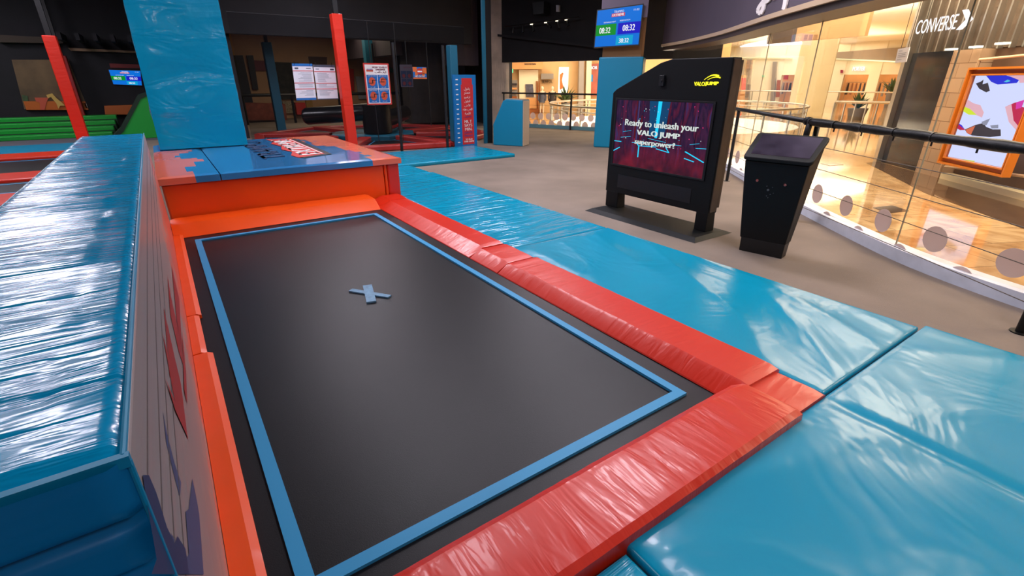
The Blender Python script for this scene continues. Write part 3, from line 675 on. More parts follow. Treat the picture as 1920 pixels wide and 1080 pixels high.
def lid(x0, x1, name):
    mb = MB(); nx = int((x1 - x0) / .06); ny = 44; r = .02
    for j in range(ny):
        for i in range(nx):
            xa = x0 + (x1 - x0) * i / nx; xb = x0 + (x1 - x0) * (i + 1) / nx; ya = PY0 - .02 + (PY1 - PY0) * j / ny; yb = PY0 - .02 + (PY1 - PY0) * (j + 1) / ny
            f = lambda x, y: LZ + .003 * nz(x, y, 2, 3) - (.012 if (y < PY0 - .01 or x <= x0 + .001 or x >= x1 - .001) else 0)
            c = lid_col((xa + xb) / 2, (ya + yb) / 2)
            mb.add([(xa, ya, f(xa, ya)), (xb, ya, f(xb, ya)), (xb, yb, f(xb, yb)), (xa, yb, f(xa, yb))], [(0, 1, 2, 3)], c)
            if j == 0:
                mb.add([(xa, ya, LZ - .085), (xb, ya, LZ - .085), (xb, ya, f(xb, ya)), (xa, ya, f(xa, ya))], [(0, 1, 2, 3)], c)
            if i == nx - 1: mb.add([(xb, ya, LZ - .085), (xb, yb, LZ - .085), (xb, yb, f(xb, yb)), (xb, ya, f(xb, ya))], [(0, 1, 2, 3)], c)
            if i == 0: mb.add([(xa, yb, LZ - .085), (xa, ya, LZ - .085), (xa, ya, f(xa, ya)), (xa, yb, f(xa, yb))], [(0, 1, 2, 3)], c)
    mb.box(x0 + .005, x1 - .005, PY0 - .01, PY1 - .03, LZ - .088, LZ - .03, 0)
    me = mb.build(name, [M['lid_blue'], M['coral_vinyl']], pf, fix=False)
    return me
lid(PX0, .462, 'lid_panel'); lid(.475, PX1, 'lid_panel')
lg = MB(); zt = LZ + .006
def lp(pts, mi, th): lg.prism([V((x, y, zt)) for x, y in pts], (0, 0, th), mi)
lp([(1.56, 7.62), (1.60, 7.52), (2.04, 7.72), (2.06, 10.2), (1.98, 10.2), (1.96, 7.85)], 2, .001)
lp([(1.54, 7.6), (1.96, 7.80), (1.98, 10.15), (1.58, 10.42), (1.62, 9.9), (1.53, 9.6), (1.60, 9.1), (1.52, 8.7), (1.60, 8.3), (1.50, 7.9)], 0, .002)
lp([(1.93, 7.85), (1.95, 7.86), (1.96, 10.12), (1.94, 10.12)], 1, .003)
text(lg, 'EXTREME', (1.90, 7.85, zt + .001), (0, 2.25, 0), (-.28, 0, 0), .003, 1, .012)
text(lg, 'TRAMPO', (1.42, 7.75, zt), (0, 2.4, 0), (-.32, 0, 0), .0015, 4, .012)
text(lg, 'TRAMPO', (1.415, 7.765, zt), (0, 2.37, 0), (-.31, 0, 0), .0028, 3, .004)
lg.build('logo_print', [M['print_red'], M['print_white'], M['print_black'], mat('slate_blue_print', srgb(120, 146, 190), .3), mat('deep_blue_print', srgb(34, 72, 124), .3)], pf, fix=False, label='red and white word logo printed on the lid')

# blue wrapped pillar on the platform
pl = MB(); nz2 = 60; rings = []; pcx, pcy = .555, 10.1
for j in range(nz2 + 1):
    z = LZ + .012 + 4.5 * j / nz2; t = j / nz2; x0 = -.075 + .11 * t; x1 = 1.185; y0 = 9.66; y1 = 10.5; row = []
    N = 14
    def side_pts(a, b, n): return [a.lerp(b, i / n) for i in range(n)]
    c = [V((x0, y0, z)), V((x1, y0, z)), V((x1, y1, z)), V((x0, y1, z))]
    for k in range(4):
        for i in range(N):
            p = c[k].lerp(c[(k + 1) % 4], i / N); e = min(i, N - i) / N
            d = ((.060 if j < 16 else .028) * (folds(p.x, p.z * 1.0, .35 if j < 18 else -.1, 1.6, 41 + k) + .45) + .006 * nz(p.x + p.y, p.z, 4, 11)) * min(1, e * 5) - (.012 if i == 0 else 0)
            nrm = [V((0, -1, 0)), V((1, 0, 0)), V((0, 1, 0)), V((-1, 0, 0))][k]
            row.append(p + nrm * d)
    rings.append(row)
n = len(rings[0]); pl.v = [p for r in rings for p in r]
pl.f = [(j * n + i, j * n + (i + 1) % n, (j + 1) * n + (i + 1) % n, (j + 1) * n + i) for j in range(nz2) for i in range(n)] + [tuple(range(n))[::-1], tuple(nz2 * n + i for i in range(n))]; pl.m = [0] * len(pl.f)
tag(pl.build('wrapped_pillar', M['blue_pillar'], auto=50), 'blue vinyl wrapped pillar rising from the painted platform', 'pillar')

# ============================================================ BLACK SCREEN KIOSK
ks = empty('screen_kiosk', (4.87, 3.95, 0), 'large black freestanding game screen with a sloped top corner and lit yellow logo', 'kiosk')
KX, KD = 4.87, .16
def kp(pts, x, th, mb, mi=0): return mb.prism([V((x, y, z)) for y, z in pts], (th, 0, 0), mi)
kb = kp([(4.76, .25), (4.76, 1.50), (4.70, 1.545), (4.05, 1.83), (3.90, 1.865), (3.145, 1.862), (3.145, .25)], KX, KD, MB())
kb.build('housing', M['kiosk_black'], ks, bevel=.008)
ke = MB(); ke.box(KX + .015, KX + .13, 3.132, 3.146, .27, 1.85); ke.box(KX + .165, KX + .22, 3.16, 3.30, .3, 1.84); ke.build('side_trim', M['brown_edge'], ks, bevel=.003, label='bronze brown side strip')
for (a, b) in [(4.745, 4.53), (3.30, 3.145)]:
    MB().hexa([(KX, b, .045), (KX + .16, b, .045), (KX + .16, a, .045), (KX, a, .045), (KX, b, .26), (KX + .14, b, .26), (KX + .14, a, .26), (KX, a, .26)]).build('leg', M['kiosk_black'], ks, bevel=.006)
bp = MB().hexa([(4.52, 3.02, .009), (5.22, 3.02, .009), (5.22, 4.78, .009), (4.52, 4.78, .009), (4.60, 3.08, .045), (5.12, 3.08, .045), (5.12, 4.72, .045), (4.60, 4.72, .045)])
bp.build('base_plate', M['kiosk_black'], ks, bevel=.004)
SY0, SY1, SZ0, SZ1 = 3.285, 4.665, .63, 1.42
bz = MB()
for (a, b, c, d) in [(SY0 - .03, SY1 + .03, SZ1, SZ1 + .02), (SY0 - .03, SY1 + .03, SZ0 - .02, SZ0), (SY0 - .03, SY0, SZ0, SZ1), (SY1, SY1 + .03, SZ0, SZ1)]: bz.box(KX - .012, KX + .001, a, b, c, d)
bz.build('screen_bezel', M['black'], ks, bevel=.002)
sc = MB().box(KX - .004, KX + .001, SY0, SY1, SZ0, SZ1).build('screen', M['kiosk_picture'], ks)
# picture contents: u runs to the right in the photo (towards -y)
M['cyan'] = emis('picture_cyan', srgb(30, 190, 235), 1.3); M['cyan_dim'] = emis('picture_teal', srgb(16, 72, 116), .9); M['pic_red'] = emis('picture_red', srgb(92, 22, 34), .9)
M['pic_text'] = emis('picture_text', srgb(214, 224, 220), 1.0); M['pic_pink'] = emis('picture_pink', srgb(226, 50, 120), 1.0); M['pic_dark'] = emis('picture_dark', srgb(22, 12, 30), 1.0); M['pic_lav'] = emis('picture_lavender', srgb(66, 60, 110), .9)
pc = MB(); W_, H_ = SY1 - SY0, SZ1 - SZ0
def S(u, v, o=.005): return V((KX - o, SY1 - u * W_, SZ0 + v * H_))
def sp(pts, mi, o=.0055): pc.prism([S(u, v, o) for u, v in pts], (-.0006, 0, 0), mi)
random.seed(3)
for k in range(12):
    u = random.random(); h = .35 + random.random() * .6; wd = .006 + random.random() * .014
    sp([(u, .42), (min(1, u + wd), .42), (min(1, u + wd * .9), min(1, .42 + h)), (u + wd * .1, min(1, .42 + h))], random.choice([5, 5, 6, 2]), .0048 + k * .00002)
sp([(.41, .5), (.57, .5), (.60, 1), (.38, 1)], 1, .0056); sp([(.472, .48), (.50, .48), (.515, 1), (.475, 1)], 0, .006)
for (a, b, c, d, t) in [(.0, .36, .09, .36, .012), (.0, .20, .08, .27, .012), (.22, .37, .36, .385, .008), (.30, .33, .50, .345, .012), (.30, .33, .30, .16, .012), (.50, .32, .64, .29, .012), (.26, .39, .30, .33, .01), (.80, .335, .99, .22, .014), (.80, .24, .90, .21, .012), (.62, .41, .76, .41, .006), (.08, .43, .2, .46, .005), (.60, .36, .64, .29, .01), (.1, .52, .2, .55, .004), (.9, .40, 1, .41, .006), (.84, .44, .93, .47, .005), (.40, .46, .6, .43, .005)]:
    L_ = sqrt((c - a) ** 2 + (d - b) ** 2); px_, py_ = -(d - b) / L_ * t, (c - a) / L_ * t
    sp([(a, b), (c, d), (min(1, c + px_), d + py_), (a + px_, b + py_)], 0, .0062)
for k in range(46):
    u = .03 + .94 * random.random(); v = .35 + random.random() * .6; s_ = .003 + random.random() * .006
    sp([(u, v), (u + s_, v), (u + s_, v + s_ * 1.6), (u, v + s_ * 1.6)], random.choice([4, 4, 0, 2, 3]), .0063)
text(pc, 'Ready to unleash your', S(.12, .595, .0068), (0, -W_ * .78, 0), (0, 0, H_ * .125), .0005, 3, .004)
text(pc, 'VALO JUMP', S(.27, .475, .0068), (0, -W_ * .46, 0), (0, 0, H_ * .10), .0005, 3, .010)
text(pc, 'superpower?', S(.255, .335, .0068), (0, -W_ * .44, 0), (0, 0, H_ * .105), .0005, 3, .008)
pc.build('screen_picture', [M['cyan'], M['cyan_dim'], M['pic_red'], M['pic_text'], M['pic_pink'], M['pic_dark'], M['pic_lav']], sc, fix=False)
lo = MB()
text(lo, 'VALO', (KX - .004, 3.555, 1.592), (0, -.13, 0), (0, 0, .04), .004, 0, .01); text(lo, 'JUMP', (KX - .004, 3.42, 1.592), (0, -.155, 0), (0, 0, .042), .004, 0, .03)
for (r0, th) in [((3.44, 1.648), .018), ((3.40, 1.652), .012)]:
    pts = []
    for i in range(9):
        t = i / 8; y = r0[0] - .17 * t + .02 * (r0[0] < 3.42) * t; z = r0[1] + .062 * sin(pi * (.08 + .62 * t)) * (1 if r0[0] > 3.42 else .62) - .012; pts.append((y, z, th * (.12 + .88 * t)))
    up = [V((KX - .006, y, z + h / 2)) for y, z, h in pts]; dn_ = [V((KX - .006, y, z - h / 2)) for y, z, h in pts]
    for i in range(8): lo.prism([dn_[i], dn_[i + 1], up[i + 1], up[i]], (-.003, 0, 0))
lo.build('logo', M['yellow_neon'], ks, fix=False, label='glowing yellow logo')
cm = MB().box(KX - .03, KX + .001, 3.955, 4.02, 1.585, 1.70); cm.disc((KX - .03, 3.987, 1.64), (-1, 0, 0), .014, .008); cm.build('camera_module', M['black'], ks, bevel=.004)
MB().box(KX - .004, KX + .001, 3.40, 4.55, .33, .50).build('lower_panel', M['black'], ks)
MB().box(KX + .16, KX + .25, 3.4, 4.5, .35, 1.35).build('rear_case', M['kiosk_black'], ks, bevel=.01)

# ============================================================ PODIUM
M['dull_grey'] = mat('dull_grey', srgb(90, 94, 98), .5)
pd = empty('touch_podium', (4.9, 2.45, 0), 'black wedge shaped podium with a tilted touchscreen top in front of the glass', 'podium')
A, B_, C_, D_ = V((4.62, 2.68, 0)), V((4.725, 2.12, 0)), V((5.13, 2.20, 0)), V((5.02, 2.80, 0))
b1, b2, b3, b4 = V((4.715, 2.62, 0)), V((4.80, 2.215, 0)), V((4.93, 2.24, 0)), V((4.85, 2.645, 0))
bod = MB()
bod.hexa([b1.lerp(A, .16) + V((0, 0, .15)), b2.lerp(B_, .10) + V((0, 0, .15)), b3.lerp(C_, .13) + V((0, 0, .15)), b4.lerp(D_, .13) + V((0, 0, .15)), A + V((0, 0, .93)), B_ + V((0, 0, .93)), C_ + V((0, 0, 1.12)), D_ + V((0, 0, 1.12))])
bod.build('body', [M['kiosk_black']], pd, bevel=.012)
MB().hexa([b1 + V((0, 0, .008)), b2 + V((0, 0, .008)), b3 + V((0, 0, .008)), b4 + V((0, 0, .008)), b1.lerp(A, .12) + V((.0, -.01, .16)), b2.lerp(B_, .1) + V((0, 0, .16)), b3 + V((.02, 0, .16)), b4 + V((.02, 0, .16))]).build('plinth', M['black'], pd, bevel=.006)
c0 = (A + B_ + C_ + D_) / 4
T = [c0 + (p - c0) * 1.07 for p in (A, B_, C_, D_)]; zt_ = [.935, .935, 1.125, 1.125]
def rquad(q, zs, r, lift, n=6):
    P_ = [p + V((0, 0, z + lift)) for p, z in zip(q, zs)]; out = []
    for i in range(4):
        p, a, b = P_[i], P_[i - 1], P_[(i + 1) % 4]; s = p + (a - p).normalized() * r; e = p + (b - p).normalized() * r
        for k in range(n + 1): t = k / n; out.append(s * (1 - t) ** 2 + p * 2 * t * (1 - t) + e * t * t)
    return out
MB().prism(rquad(T, zt_, .05, .0), (0, 0, .035)).build('top_frame', M['kiosk_black'], pd, bevel=.008)
q = [c0 + (p - c0) * .84 for p in T]; q[0] += V((.02, 0, 0)); q[1] += V((.02, 0, 0))
zi = [.935 + .16 * .19 / 2 + .01, .935 + .16 * .19 / 2 + .01, 1.125 - .16 * .19 / 2, 1.125 - .16 * .19 / 2]
M['touch'] = mat('touch_glass', srgb(44, 40, 50), .10, coat=.5, var=(5, .6), emit=(srgb(60, 50, 66), .5))
MB().prism([p + V((0, 0, z + .034)) for p, z in zip(q, zi)], (0, 0, .004)).build('touchscreen', M['touch'], pd)
fn = (b1 - b2).cross(V((0, 0, 1))).normalized(); fn = fn if fn.x < 0 else -fn
def front(u, z): t = (z - .15) / .78; l = b1.lerp(A, .16).lerp(A, t); r_ = b2.lerp(B_, .10).lerp(B_, t); p = l.lerp(r_, u); return V((p.x, p.y, z))
for (u, z) in [(.25, .755), (.72, .745)]:
    MB().disc(front(u, z) + fn * .002, fn, .013, .016, 16).build('button', M['chrome'], pd, label='chrome push button')
for (u, z, r_) in [(.42, .71, .004), (.52, .705, .004), (.45, .675, .011), (.50, .635, .004), (.44, .615, .004), (.47, .60, .004), (.55, .65, .003)]: MB().disc(front(u, z) + fn * .001, fn, r_, .004, 10).build('rivet', M['dull_grey'], pd)

# ============================================================ RAILING with cables
rl = empty('pipe_railing', (6.31, 2.94, 0), 'black pipe railing with foam wrapped section and steel cables along the curved glass', 'railing')
PA, PJ, PC = V((8.04, 4.93, 0)), V((6.31, 2.94, 0)), V((4.68, .44, 0))
RZt = 1.2
pA2 = PA + (PA - PJ).normalized() * 2.2
rb = MB(); rb.tube([pA2 + V((0, 0, RZt)), PJ + V((0, 0, RZt))], .028, 14); rb.build('handrail', M['black'], rl, smooth=True)
fm = MB(); q0 = PJ + V((0, 0, RZt)); q1 = V((4.52, .02, RZt)); dirp = (q1 - q0).normalized(); Lr = (q1 - q0).length
pts = []; rs = []
for i in range(70):
    t = i / 69; p = q0.lerp(q1, t); s = t * Lr; r_ = .042 + .004 * sin(s * 9) + .006 * noise.noise(V((s * 6, 1, 2))); 
    if (s % .42) < .03: r_ -= .009
    pts.append(p + V((0, 0, .004 * noise.noise(V((s * 3, 4, 2)))))); rs.append(r_)
fm.tube(pts, rs, 16); fm.build('foam_wrap', M['black_foam'], rl, smooth=True)
for i in range(6):
    ties = MB(); p = q0.lerp(q1, (i * .42 + .015) / Lr); ties.tube([p - dirp * .008, p + dirp * .008], .043, 14); ties.box(p.x - .006, p.x + .006, p.y - .006, p.y + .006, p.z - .075, p.z - .03); ties.build('cable_tie', M['black'], rl)
for (p, r_) in [(PA, .026), (PC, .03), (PA + (PA - PJ).normalized() * 1.95, .026)]:
    pm = MB(); pm.tube([p + V((0, 0, .009)), p + V((0, 0, RZt))], r_, 12); pm.tube([p + V((0, 0, .008)), p + V((0, 0, .016))], r_ * 2, 16); pm.build('post', M['black_foam'] if p is PC else M['black'], rl, auto=40)
pm = MB(); pm.tube([PJ + V((-.03, .0, .009)), PJ + V((-.03, 0, RZt - .12)), PJ + V((-.01, 0, RZt - .03)), PJ + V((.05, .03, RZt + .01))], .034, 12); pm.tube([PJ + V((.06, -.06, .009)), PJ + V((.06, -.06, RZt))], .03, 12)
pm.tube([PJ + V((.06, .07, RZt)), PJ + V((.02, .02, RZt))], .05, 12); pm.build('corner_joint', M['black_foam'], rl, smooth=True, label='foam padded corner joint of two pipes')
for k, z in enumerate((.22, .46, .70, .94)):
    cbm = MB(); cbm.tube([PA + V((0, 0, z)), PJ + V((.03, -.02, z)), PC + V((0, 0, z))], .0035, 6); cbm.build('cable', M['cable'], rl)
    cbm = MB(); cbm.tube([PA + V((0, 0, z)), pA2 + V((0, 0, z))], .0035, 6); cbm.build('cable', M['cable'], rl)
# railing in the far opening
r2 = empty('opening_railing', HD.pt(hu0 + 1.8, 0, .12), 'thin black railing across the opening beside the concrete pillar', 'railing')
u_p, _ = HD(1072, 240)
m_ = MB().tube([HD.pt(hu0 - .2, 1.2, .12), HD.pt(hu1 + 1.0, 1.2, .12)], .03, 10); m_.build('handrail', M['black'], r2)
MB().tube([HD.pt(u_p, .009, .12), HD.pt(u_p, 1.2, .12)], .035, 10).build('post', M['black'], r2)
MB().tube([HD.pt(hu0 - .12, .009, .12), HD.pt(hu0 - .12, 1.2, .12)], .03, 10).build('post', M['black'], r2)
for z in (.3, .55, .8): MB().tube([HD.pt(hu0 - .2, z, .12), HD.pt(hu1 + 1, z, .12)], .004, 6).build('cable', M['cable'], r2)

# ============================================================ TV PILLAR
tl, tm = V((9.36, 9.72)), V((10.02, 8.86)); ti = (tm - tl).normalized(); tj = V((-ti.y, ti.x)); tj = tj if tj.x > 0 else -tj
tr_, tb = tm + tj * .88, tl + tj * .88
def colq(g): return [tuple(p) for p in (tl - ti * g - tj * g, tm + ti * g - tj * g, tr_ + ti * g + tj * g, tb - ti * g + tj * g)]
cq = MB(); a = colq(-.07); cq.prism([(x, y, 2.1) for x, y in a], (0, 0, 3.1)); 
cpil = struct(cq, 'wall_column', [mat('warm_brown_wall', srgb(150, 110, 68), .7, var=(.8, .2))])
pb = empty('pillar_padding', (10.1, 9.6, 0), 'tall blue padding wrapped around the square pillar under the hanging screen', 'padding')
a = colq(.0); e_ = MB(); e_.prism([(x, y, .009) for x, y in a], (0, 0, 2.165)); e_.build('padding_block', M['blue_dull'], pb, bevel=.03)
lamp_p = MB(); PT = Plane(tuple(tl), tuple(tm))
lamp_p.ppoly(PT, [(.0, 3.0), (1.08, 3.0), (1.08, 5.19), (.0, 5.19)], .071, .01); tag(lamp_p.build('cladding_board', mat('lilac_board', srgb(116, 104, 124), .6)), 'pale lilac board on the pillar behind the hanging screen', 'board')

def tv_screen(pl_, corners, off, label, root_name, tilt=0.0):
    """corners: TL TR BR BL (u,z)"""
    rt_ = empty(root_name, pl_.pt((corners[0][0] + corners[1][0]) / 2, 0, 0), label, 'screen')
    (u0, z1), (u1, z1b), (u1b, z0b), (u0b, z0) = corners
    def Q(u, v, o=0):
        t = V((u0, z1)).lerp(V((u1, z1b)), u); b = V((u0b, z0)).lerp(V((u1b, z0b)), u); p = b.lerp(t, v); return pl_.pt(p.x, p.y, off + o)
    def box(a0, b0, a1, b1, o, th, mb, mi=0): mb.prism([Q(a0, b0, o), Q(a1, b0, o), Q(a1, b1, o), Q(a0, b1, o)], pl_.n * th, mi)
    m = MB(); box(-.02, -.03, 1.02, 1.03, -.05, .05, m); m.build('casing', M['black'], rt_)
    m = MB(); box(0, 0, 1, 1, .0, .004, m); s_ = m.build('screen', M['scr_blue'], rt_)
    m = MB()
    for (a_, b_, c_, d_, nm_, mm_) in [(.0, .30, .46, .60, 'green_panel', 'scr_green'), (.50, .30, 1, .60, 'navy_panel', 'scr_navy'), (.48, .02, .86, .26, 'cyan_panel', 'scr_blue_l'), (.33, .78, .63, .87, 'logo_panel', 'scr_red')]:
        k_ = MB(); box(a_, b_, c_, d_, .005, .001, k_); k_.build(nm_, M[mm_], s_)
    def tx(s, a0, b0, a1, b1, o=.0075, em=.0, mi=4): text(m, s, Q(a0, b0, o), Q(a1, b0, o) - Q(a0, b0, o), Q(a0, b1, o) - Q(a0, b0, o), .0005, mi, em)
    tx('08:32', .08, .36, .33, .52, em=.012); tx('08:32', .61, .38, .88, .54, em=.012); tx('38:32', .55, .07, .77, .19, em=.012)
    tx('EXTREME', .35, .795, .61, .855, em=.01); tx('TRAMPO', .38, .88, .60, .94); tx('ENTRANCE NEXT', .17, .635, .44, .67); tx('RESERVATION', .53, .645, .76, .68); tx('11:32', .82, .88, .94, .93)
    m.m = [0] * len(m.m); m.build('lettering', M['scr_white'], s_, fix=False)
    return rt_
tvr = tv_screen(PT, [PT(1123, 22), PT(1206, 11), PT(1198, 84), PT(1117, 89)], .18, 'hanging blue timer screen on the square pillar', 'timer_screen')
mb = MB().ppoly(PT, [(.4, 2.5), (.7, 2.5), (.7, 2.95), (.4, 2.95)], .071, .06); mb.build('wall_bracket', M['black'], tvr)

# blue padded desk box
bb = empty('padded_box', (7.6, 11.4, 0), 'blue padded box with a cut-off slanted corner beside the concrete pillar', 'padded box')
p0, p1 = V((7.42, 11.62)), V((7.80, 11.0)); dd = V((.85, .52)) * .42
sh = [(0, .01), (.86, .01), (.86, 1.17), (.40, 1.19), (.30, 1.15), (.0, .54)]
PB = Plane(tuple(p0), tuple(p1)); mb = MB(); mb.ppoly(PB, [(u, z) for u, z in sh], -.5, .5); mb.build('padding', M['blue_dull'], bb, bevel=.02)
mb = MB(); mb.ppoly(PB, [(.861, .02), (.875, .02), (.875, 1.15), (.861, 1.15)], -.45, .42); mb.ppoly(PB, [(.36, 1.19), (.86, 1.172), (.86, 1.18), (.36, 1.20)], -.45, .42); mb.build('seam_strip', mat('peach_trim', srgb(190, 170, 150), .5), bb)

# ============================================================ LEFT HALL: rows of trampolines, green steps, back wall
def simple(mb, name, m, label, cat, group=None, **k): return tag(mb.build(name, m, **k), label, cat, group)
GR = 'small trampolines in rows beyond the ridge'
for i, (ya, yb, lab) in enumerate([(7.9, 9.3, 'nearest'), (10.35, 11.65, 'middle'), (12.6, 14.95, 'farthest')]):
    for j, (xa, xb, side_) in enumerate([(-3.6, -.75, 'beside the blue ridge'), (-6.8, -3.7, 'farther left, away from the ridge')]):
        t = empty('row_trampoline', ((xa + xb) / 2, (ya + yb) / 2, 0), '%s dark trampoline row %s, ringed by red pads' % (lab, side_), 'trampoline', GR)
        MB().box(xa + .1, xb - .1, ya, yb, .01, .05).build('bed', M['bed'], t)
        m = MB()
        for (a, b, c, d) in [(xa + .28, xb - .28, yb - .24, yb - .19), (xa + .28, xb - .28, ya + .14, ya + .19), (xa + .28, xa + .33, ya + .19, yb - .24), (xb - .33, xb - .28, ya + .19, yb - .24)]: m.box(a, b, c, d, .051, .055)
        m.build('border_tape', M['tape'], t)
        MB().box(xa, xb, yb, yb + .9 if i != 2 else yb + 1.0, .01, .1).build('edge_pad', M['red_vinyl'], t, bevel=.02)
simple(MB().box(-9, -.72, 16.3, 18.3, .009, .06), 'walkway_mat', M['blue_dull'], 'blue walkway mat in front of the grey strip and the green steps', 'mat')
simple(MB().box(-9, 1.5, 18.35, 19.9, .009, .05), 'floor_strip', M['grey_floor'], 'grey padded strip at the foot of the green steps', 'mat')
gs = empty('green_steps', (-4, 20.8, 0), 'wide low green padded steps in front of the back wall', 'steps')
for k in range(4):
    y = 19.95 + k * .45
    MB().box(-9.5, -1.25 + .05 * k, y, y + .46, .009 if k == 0 else .009, .17 + .14 * k).build('step', M['green'], gs, bevel=.02)
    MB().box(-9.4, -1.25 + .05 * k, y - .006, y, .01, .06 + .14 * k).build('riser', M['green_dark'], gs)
gp = empty('green_ramp', (-.3, 18.8, 0), 'steep bright green wedge ramp partly hidden behind the blue wrapped pillar', 'ramp')
mb = MB().prism([(-1.25, 18.6, .06), (-.92, 18.6, .30), (-.29, 18.6, 1.16), (.1, 18.6, 1.3), (1.3, 18.6, 1.3), (1.3, 18.6, .06)], (0, 1.3, 0)); mb.build('side', M['green'], gp)
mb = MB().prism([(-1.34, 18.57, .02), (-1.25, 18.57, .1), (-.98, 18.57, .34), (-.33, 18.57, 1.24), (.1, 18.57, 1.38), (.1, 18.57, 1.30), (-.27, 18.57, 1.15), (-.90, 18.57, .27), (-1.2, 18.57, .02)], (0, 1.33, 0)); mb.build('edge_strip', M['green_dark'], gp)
# mural on the back wall
mu = empty('wall_mural', (-3.2, 22.36, 0), 'dim brown mural panel with cartoon shapes above an orange ledge on the back wall', 'mural')
YB = 22.38
def yb(pts, mb, y=YB, th=.02, mi=0): return mb.prism([onY(px, py, y) for px, py in pts], (0, -th, 0), mi)
yb([(22, 112), (128, 112), (166, 205), (46, 205)], MB(), YB, .03).build('panel', mat('mural_brown', srgb(104, 82, 52), .6, var=(1.2, .5)), mu)
yb([(44, 190), (160, 190), (166, 206), (50, 206)], MB(), YB - .04, .04).build('ledge', mat('mural_orange', srgb(190, 96, 20), .6), mu)
mc3 = [M['leaf'], mat('mural_pink', srgb(196, 84, 56), .6), mat('mural_yellow', srgb(206, 168, 84), .6), M['white']]
yb([(41, 178), (52, 180), (54, 194), (44, 194)], MB(), YB - .03, .02).build('green_shape', mc3[0], mu); yb([(65, 183), (92, 183), (88, 190), (84, 206), (76, 206), (75, 192), (68, 190)], MB(), YB - .06, .04).build('pink_shape', mc3[1], mu)
yb([(87, 178), (98, 175), (106, 184), (116, 192), (122, 198), (113, 198), (110, 204), (106, 194), (96, 182), (90, 184)], MB(), YB - .1, .04).build('yellow_splash', mc3[2], mu)
yb([(154, 194), (161, 192), (165, 202), (158, 204)], MB(), YB - .04, .04).build('white_shape', mc3[3], mu)
simple(yb([(196, 198), (262, 196), (262, 214), (198, 214)], MB(), 22.39, .25), 'orange_counter', mat('counter_orange', srgb(176, 88, 24), .6), 'dull orange counter against the back wall under the small timer screen', 'counter')
simple(yb([(128, 90), (255, 96), (255, 99.5), (134, 95.5)], MB(), 22.39, .15), 'pipe_duct', mat('dusty_duct', srgb(150, 120, 92), .7), 'long thin beige duct high on the dark back wall', 'duct')
simple(yb([(0, 66), (120, 72), (120, 82), (0, 80)], MB(), 22.39, .2), 'pipe_duct', mat('rusty_duct', srgb(62, 50, 38), .7), 'dull brown duct above the mural in the top left corner', 'duct')
simple(MB().tube([V((-6, 17.2, 4.75)), V((1.5, 20.2, 4.75))], .28, 16), 'air_duct', mat('grey_duct', srgb(60, 56, 62), .5, var=(2, .3)), 'big round grey air duct under the dark ceiling at top left', 'duct')
for k in range(7):
    simple(MB().box(-1.9 + .42 * k, -1.8 + .42 * k, 20.8, 22.3, 2.75, 2.95), 'ceiling_slat', M['wall_black'], 'short dark slat in the row jutting from the back wall', 'slat', 'dark slats above the small timer screen')
PLT = Plane((-2, 22.395), (2, 22.395))
t2 = tv_screen(PLT, [PLT(204, 131), PLT(263, 133), PLT(266, 160), PLT(213, 158)], .055, 'small blue timer screen far away on the back wall beside the blue pillar', 'timer_screen')
simple(yb([(205, 119), (262, 121), (262, 128), (207, 127)], MB(), 22.39, .03), 'wall_sign', mat('dark_red_sign', srgb(120, 30, 28), .6), 'dark red sign just above the small timer screen', 'sign')
def post(x, y, h, r, m, label, name='net_post', z0=.009, top=None, square=True):
    t = empty(name, (x, y, z0), label, 'post', None)
    mb = MB().box(x - r, x + r, y - r, y + r, z0, h) if square else MB().tube([V((x, y, .009)), V((x, y, h))], r, 12)
    mb.build('padding' if square else 'tube', m, t, bevel=.015 if square else 0, auto=None if square else 40)
    if top: MB().box(x - .05, x + .05, y - .05, y + .05, h, top).build('pole', M['black'], t)
    return t
RP = mat('red_post_pad', srgb(226, 40, 12), .45, bump=[((1, 1, 3), 4, .3, .02, .5)]); RPd = mat('dusky_red_post_pad', srgb(150, 34, 30), .6)
post(-1.60, 16.1, 2.57, .12, RP, 'bright red padded post standing behind the far end of the blue ridge', top=5.15)
post(-2.08, 22.05, 2.35, .14, RPd, 'dusky red padded post between the mural and the small timer screen', top=4)
post(-4.7, 22.05, 2.5, .14, RPd, 'dusky red padded post at the left edge of the mural', top=4)
post(3.67, 12.0, 2.96, .11, RP, 'bright red padded post behind the far right corner of the painted platform', top=5.15)
post(3.52, 19.4, 2.80, .14, M['teal_pad'], 'teal padded post left of the two white notices', top=3.5)
post(7.35, 20.5, 3.1, .16, M['teal_pad'], 'teal padded post high behind the playing rules poster', top=3.5)
post(6.38, 11.84, 2.44, .105, M['teal_pad'], 'teal padded post rising above the blue height chart', z0=.158)
post(4.76, 11.62, 2.43, .035, M['black'], 'thin black net pole on the cross mat, right of the rules poster', name='net_pole', square=False)
post(5.9, 11.39, 2.40, .035, M['black'], 'thin black net pole just left of the blue height chart', name='net_pole', square=False)
post(7.2, 19.6, 2.9, .04, M['black'], 'distant thin black pole against the dark column', name='net_pole', square=False)
bt = empty('tall_post', (7.56, 12.1, 0), 'tall dark post with a teal stripe running to the ceiling beside the height chart', 'post')
MB().box(7.50, 7.68, 12.05, 12.2, .01, 5.15).build('post', M['black'], bt); MB().box(7.41, 7.50, 12.04, 12.1, .01, 5.15).build('stripe', M['teal_pad'], bt)
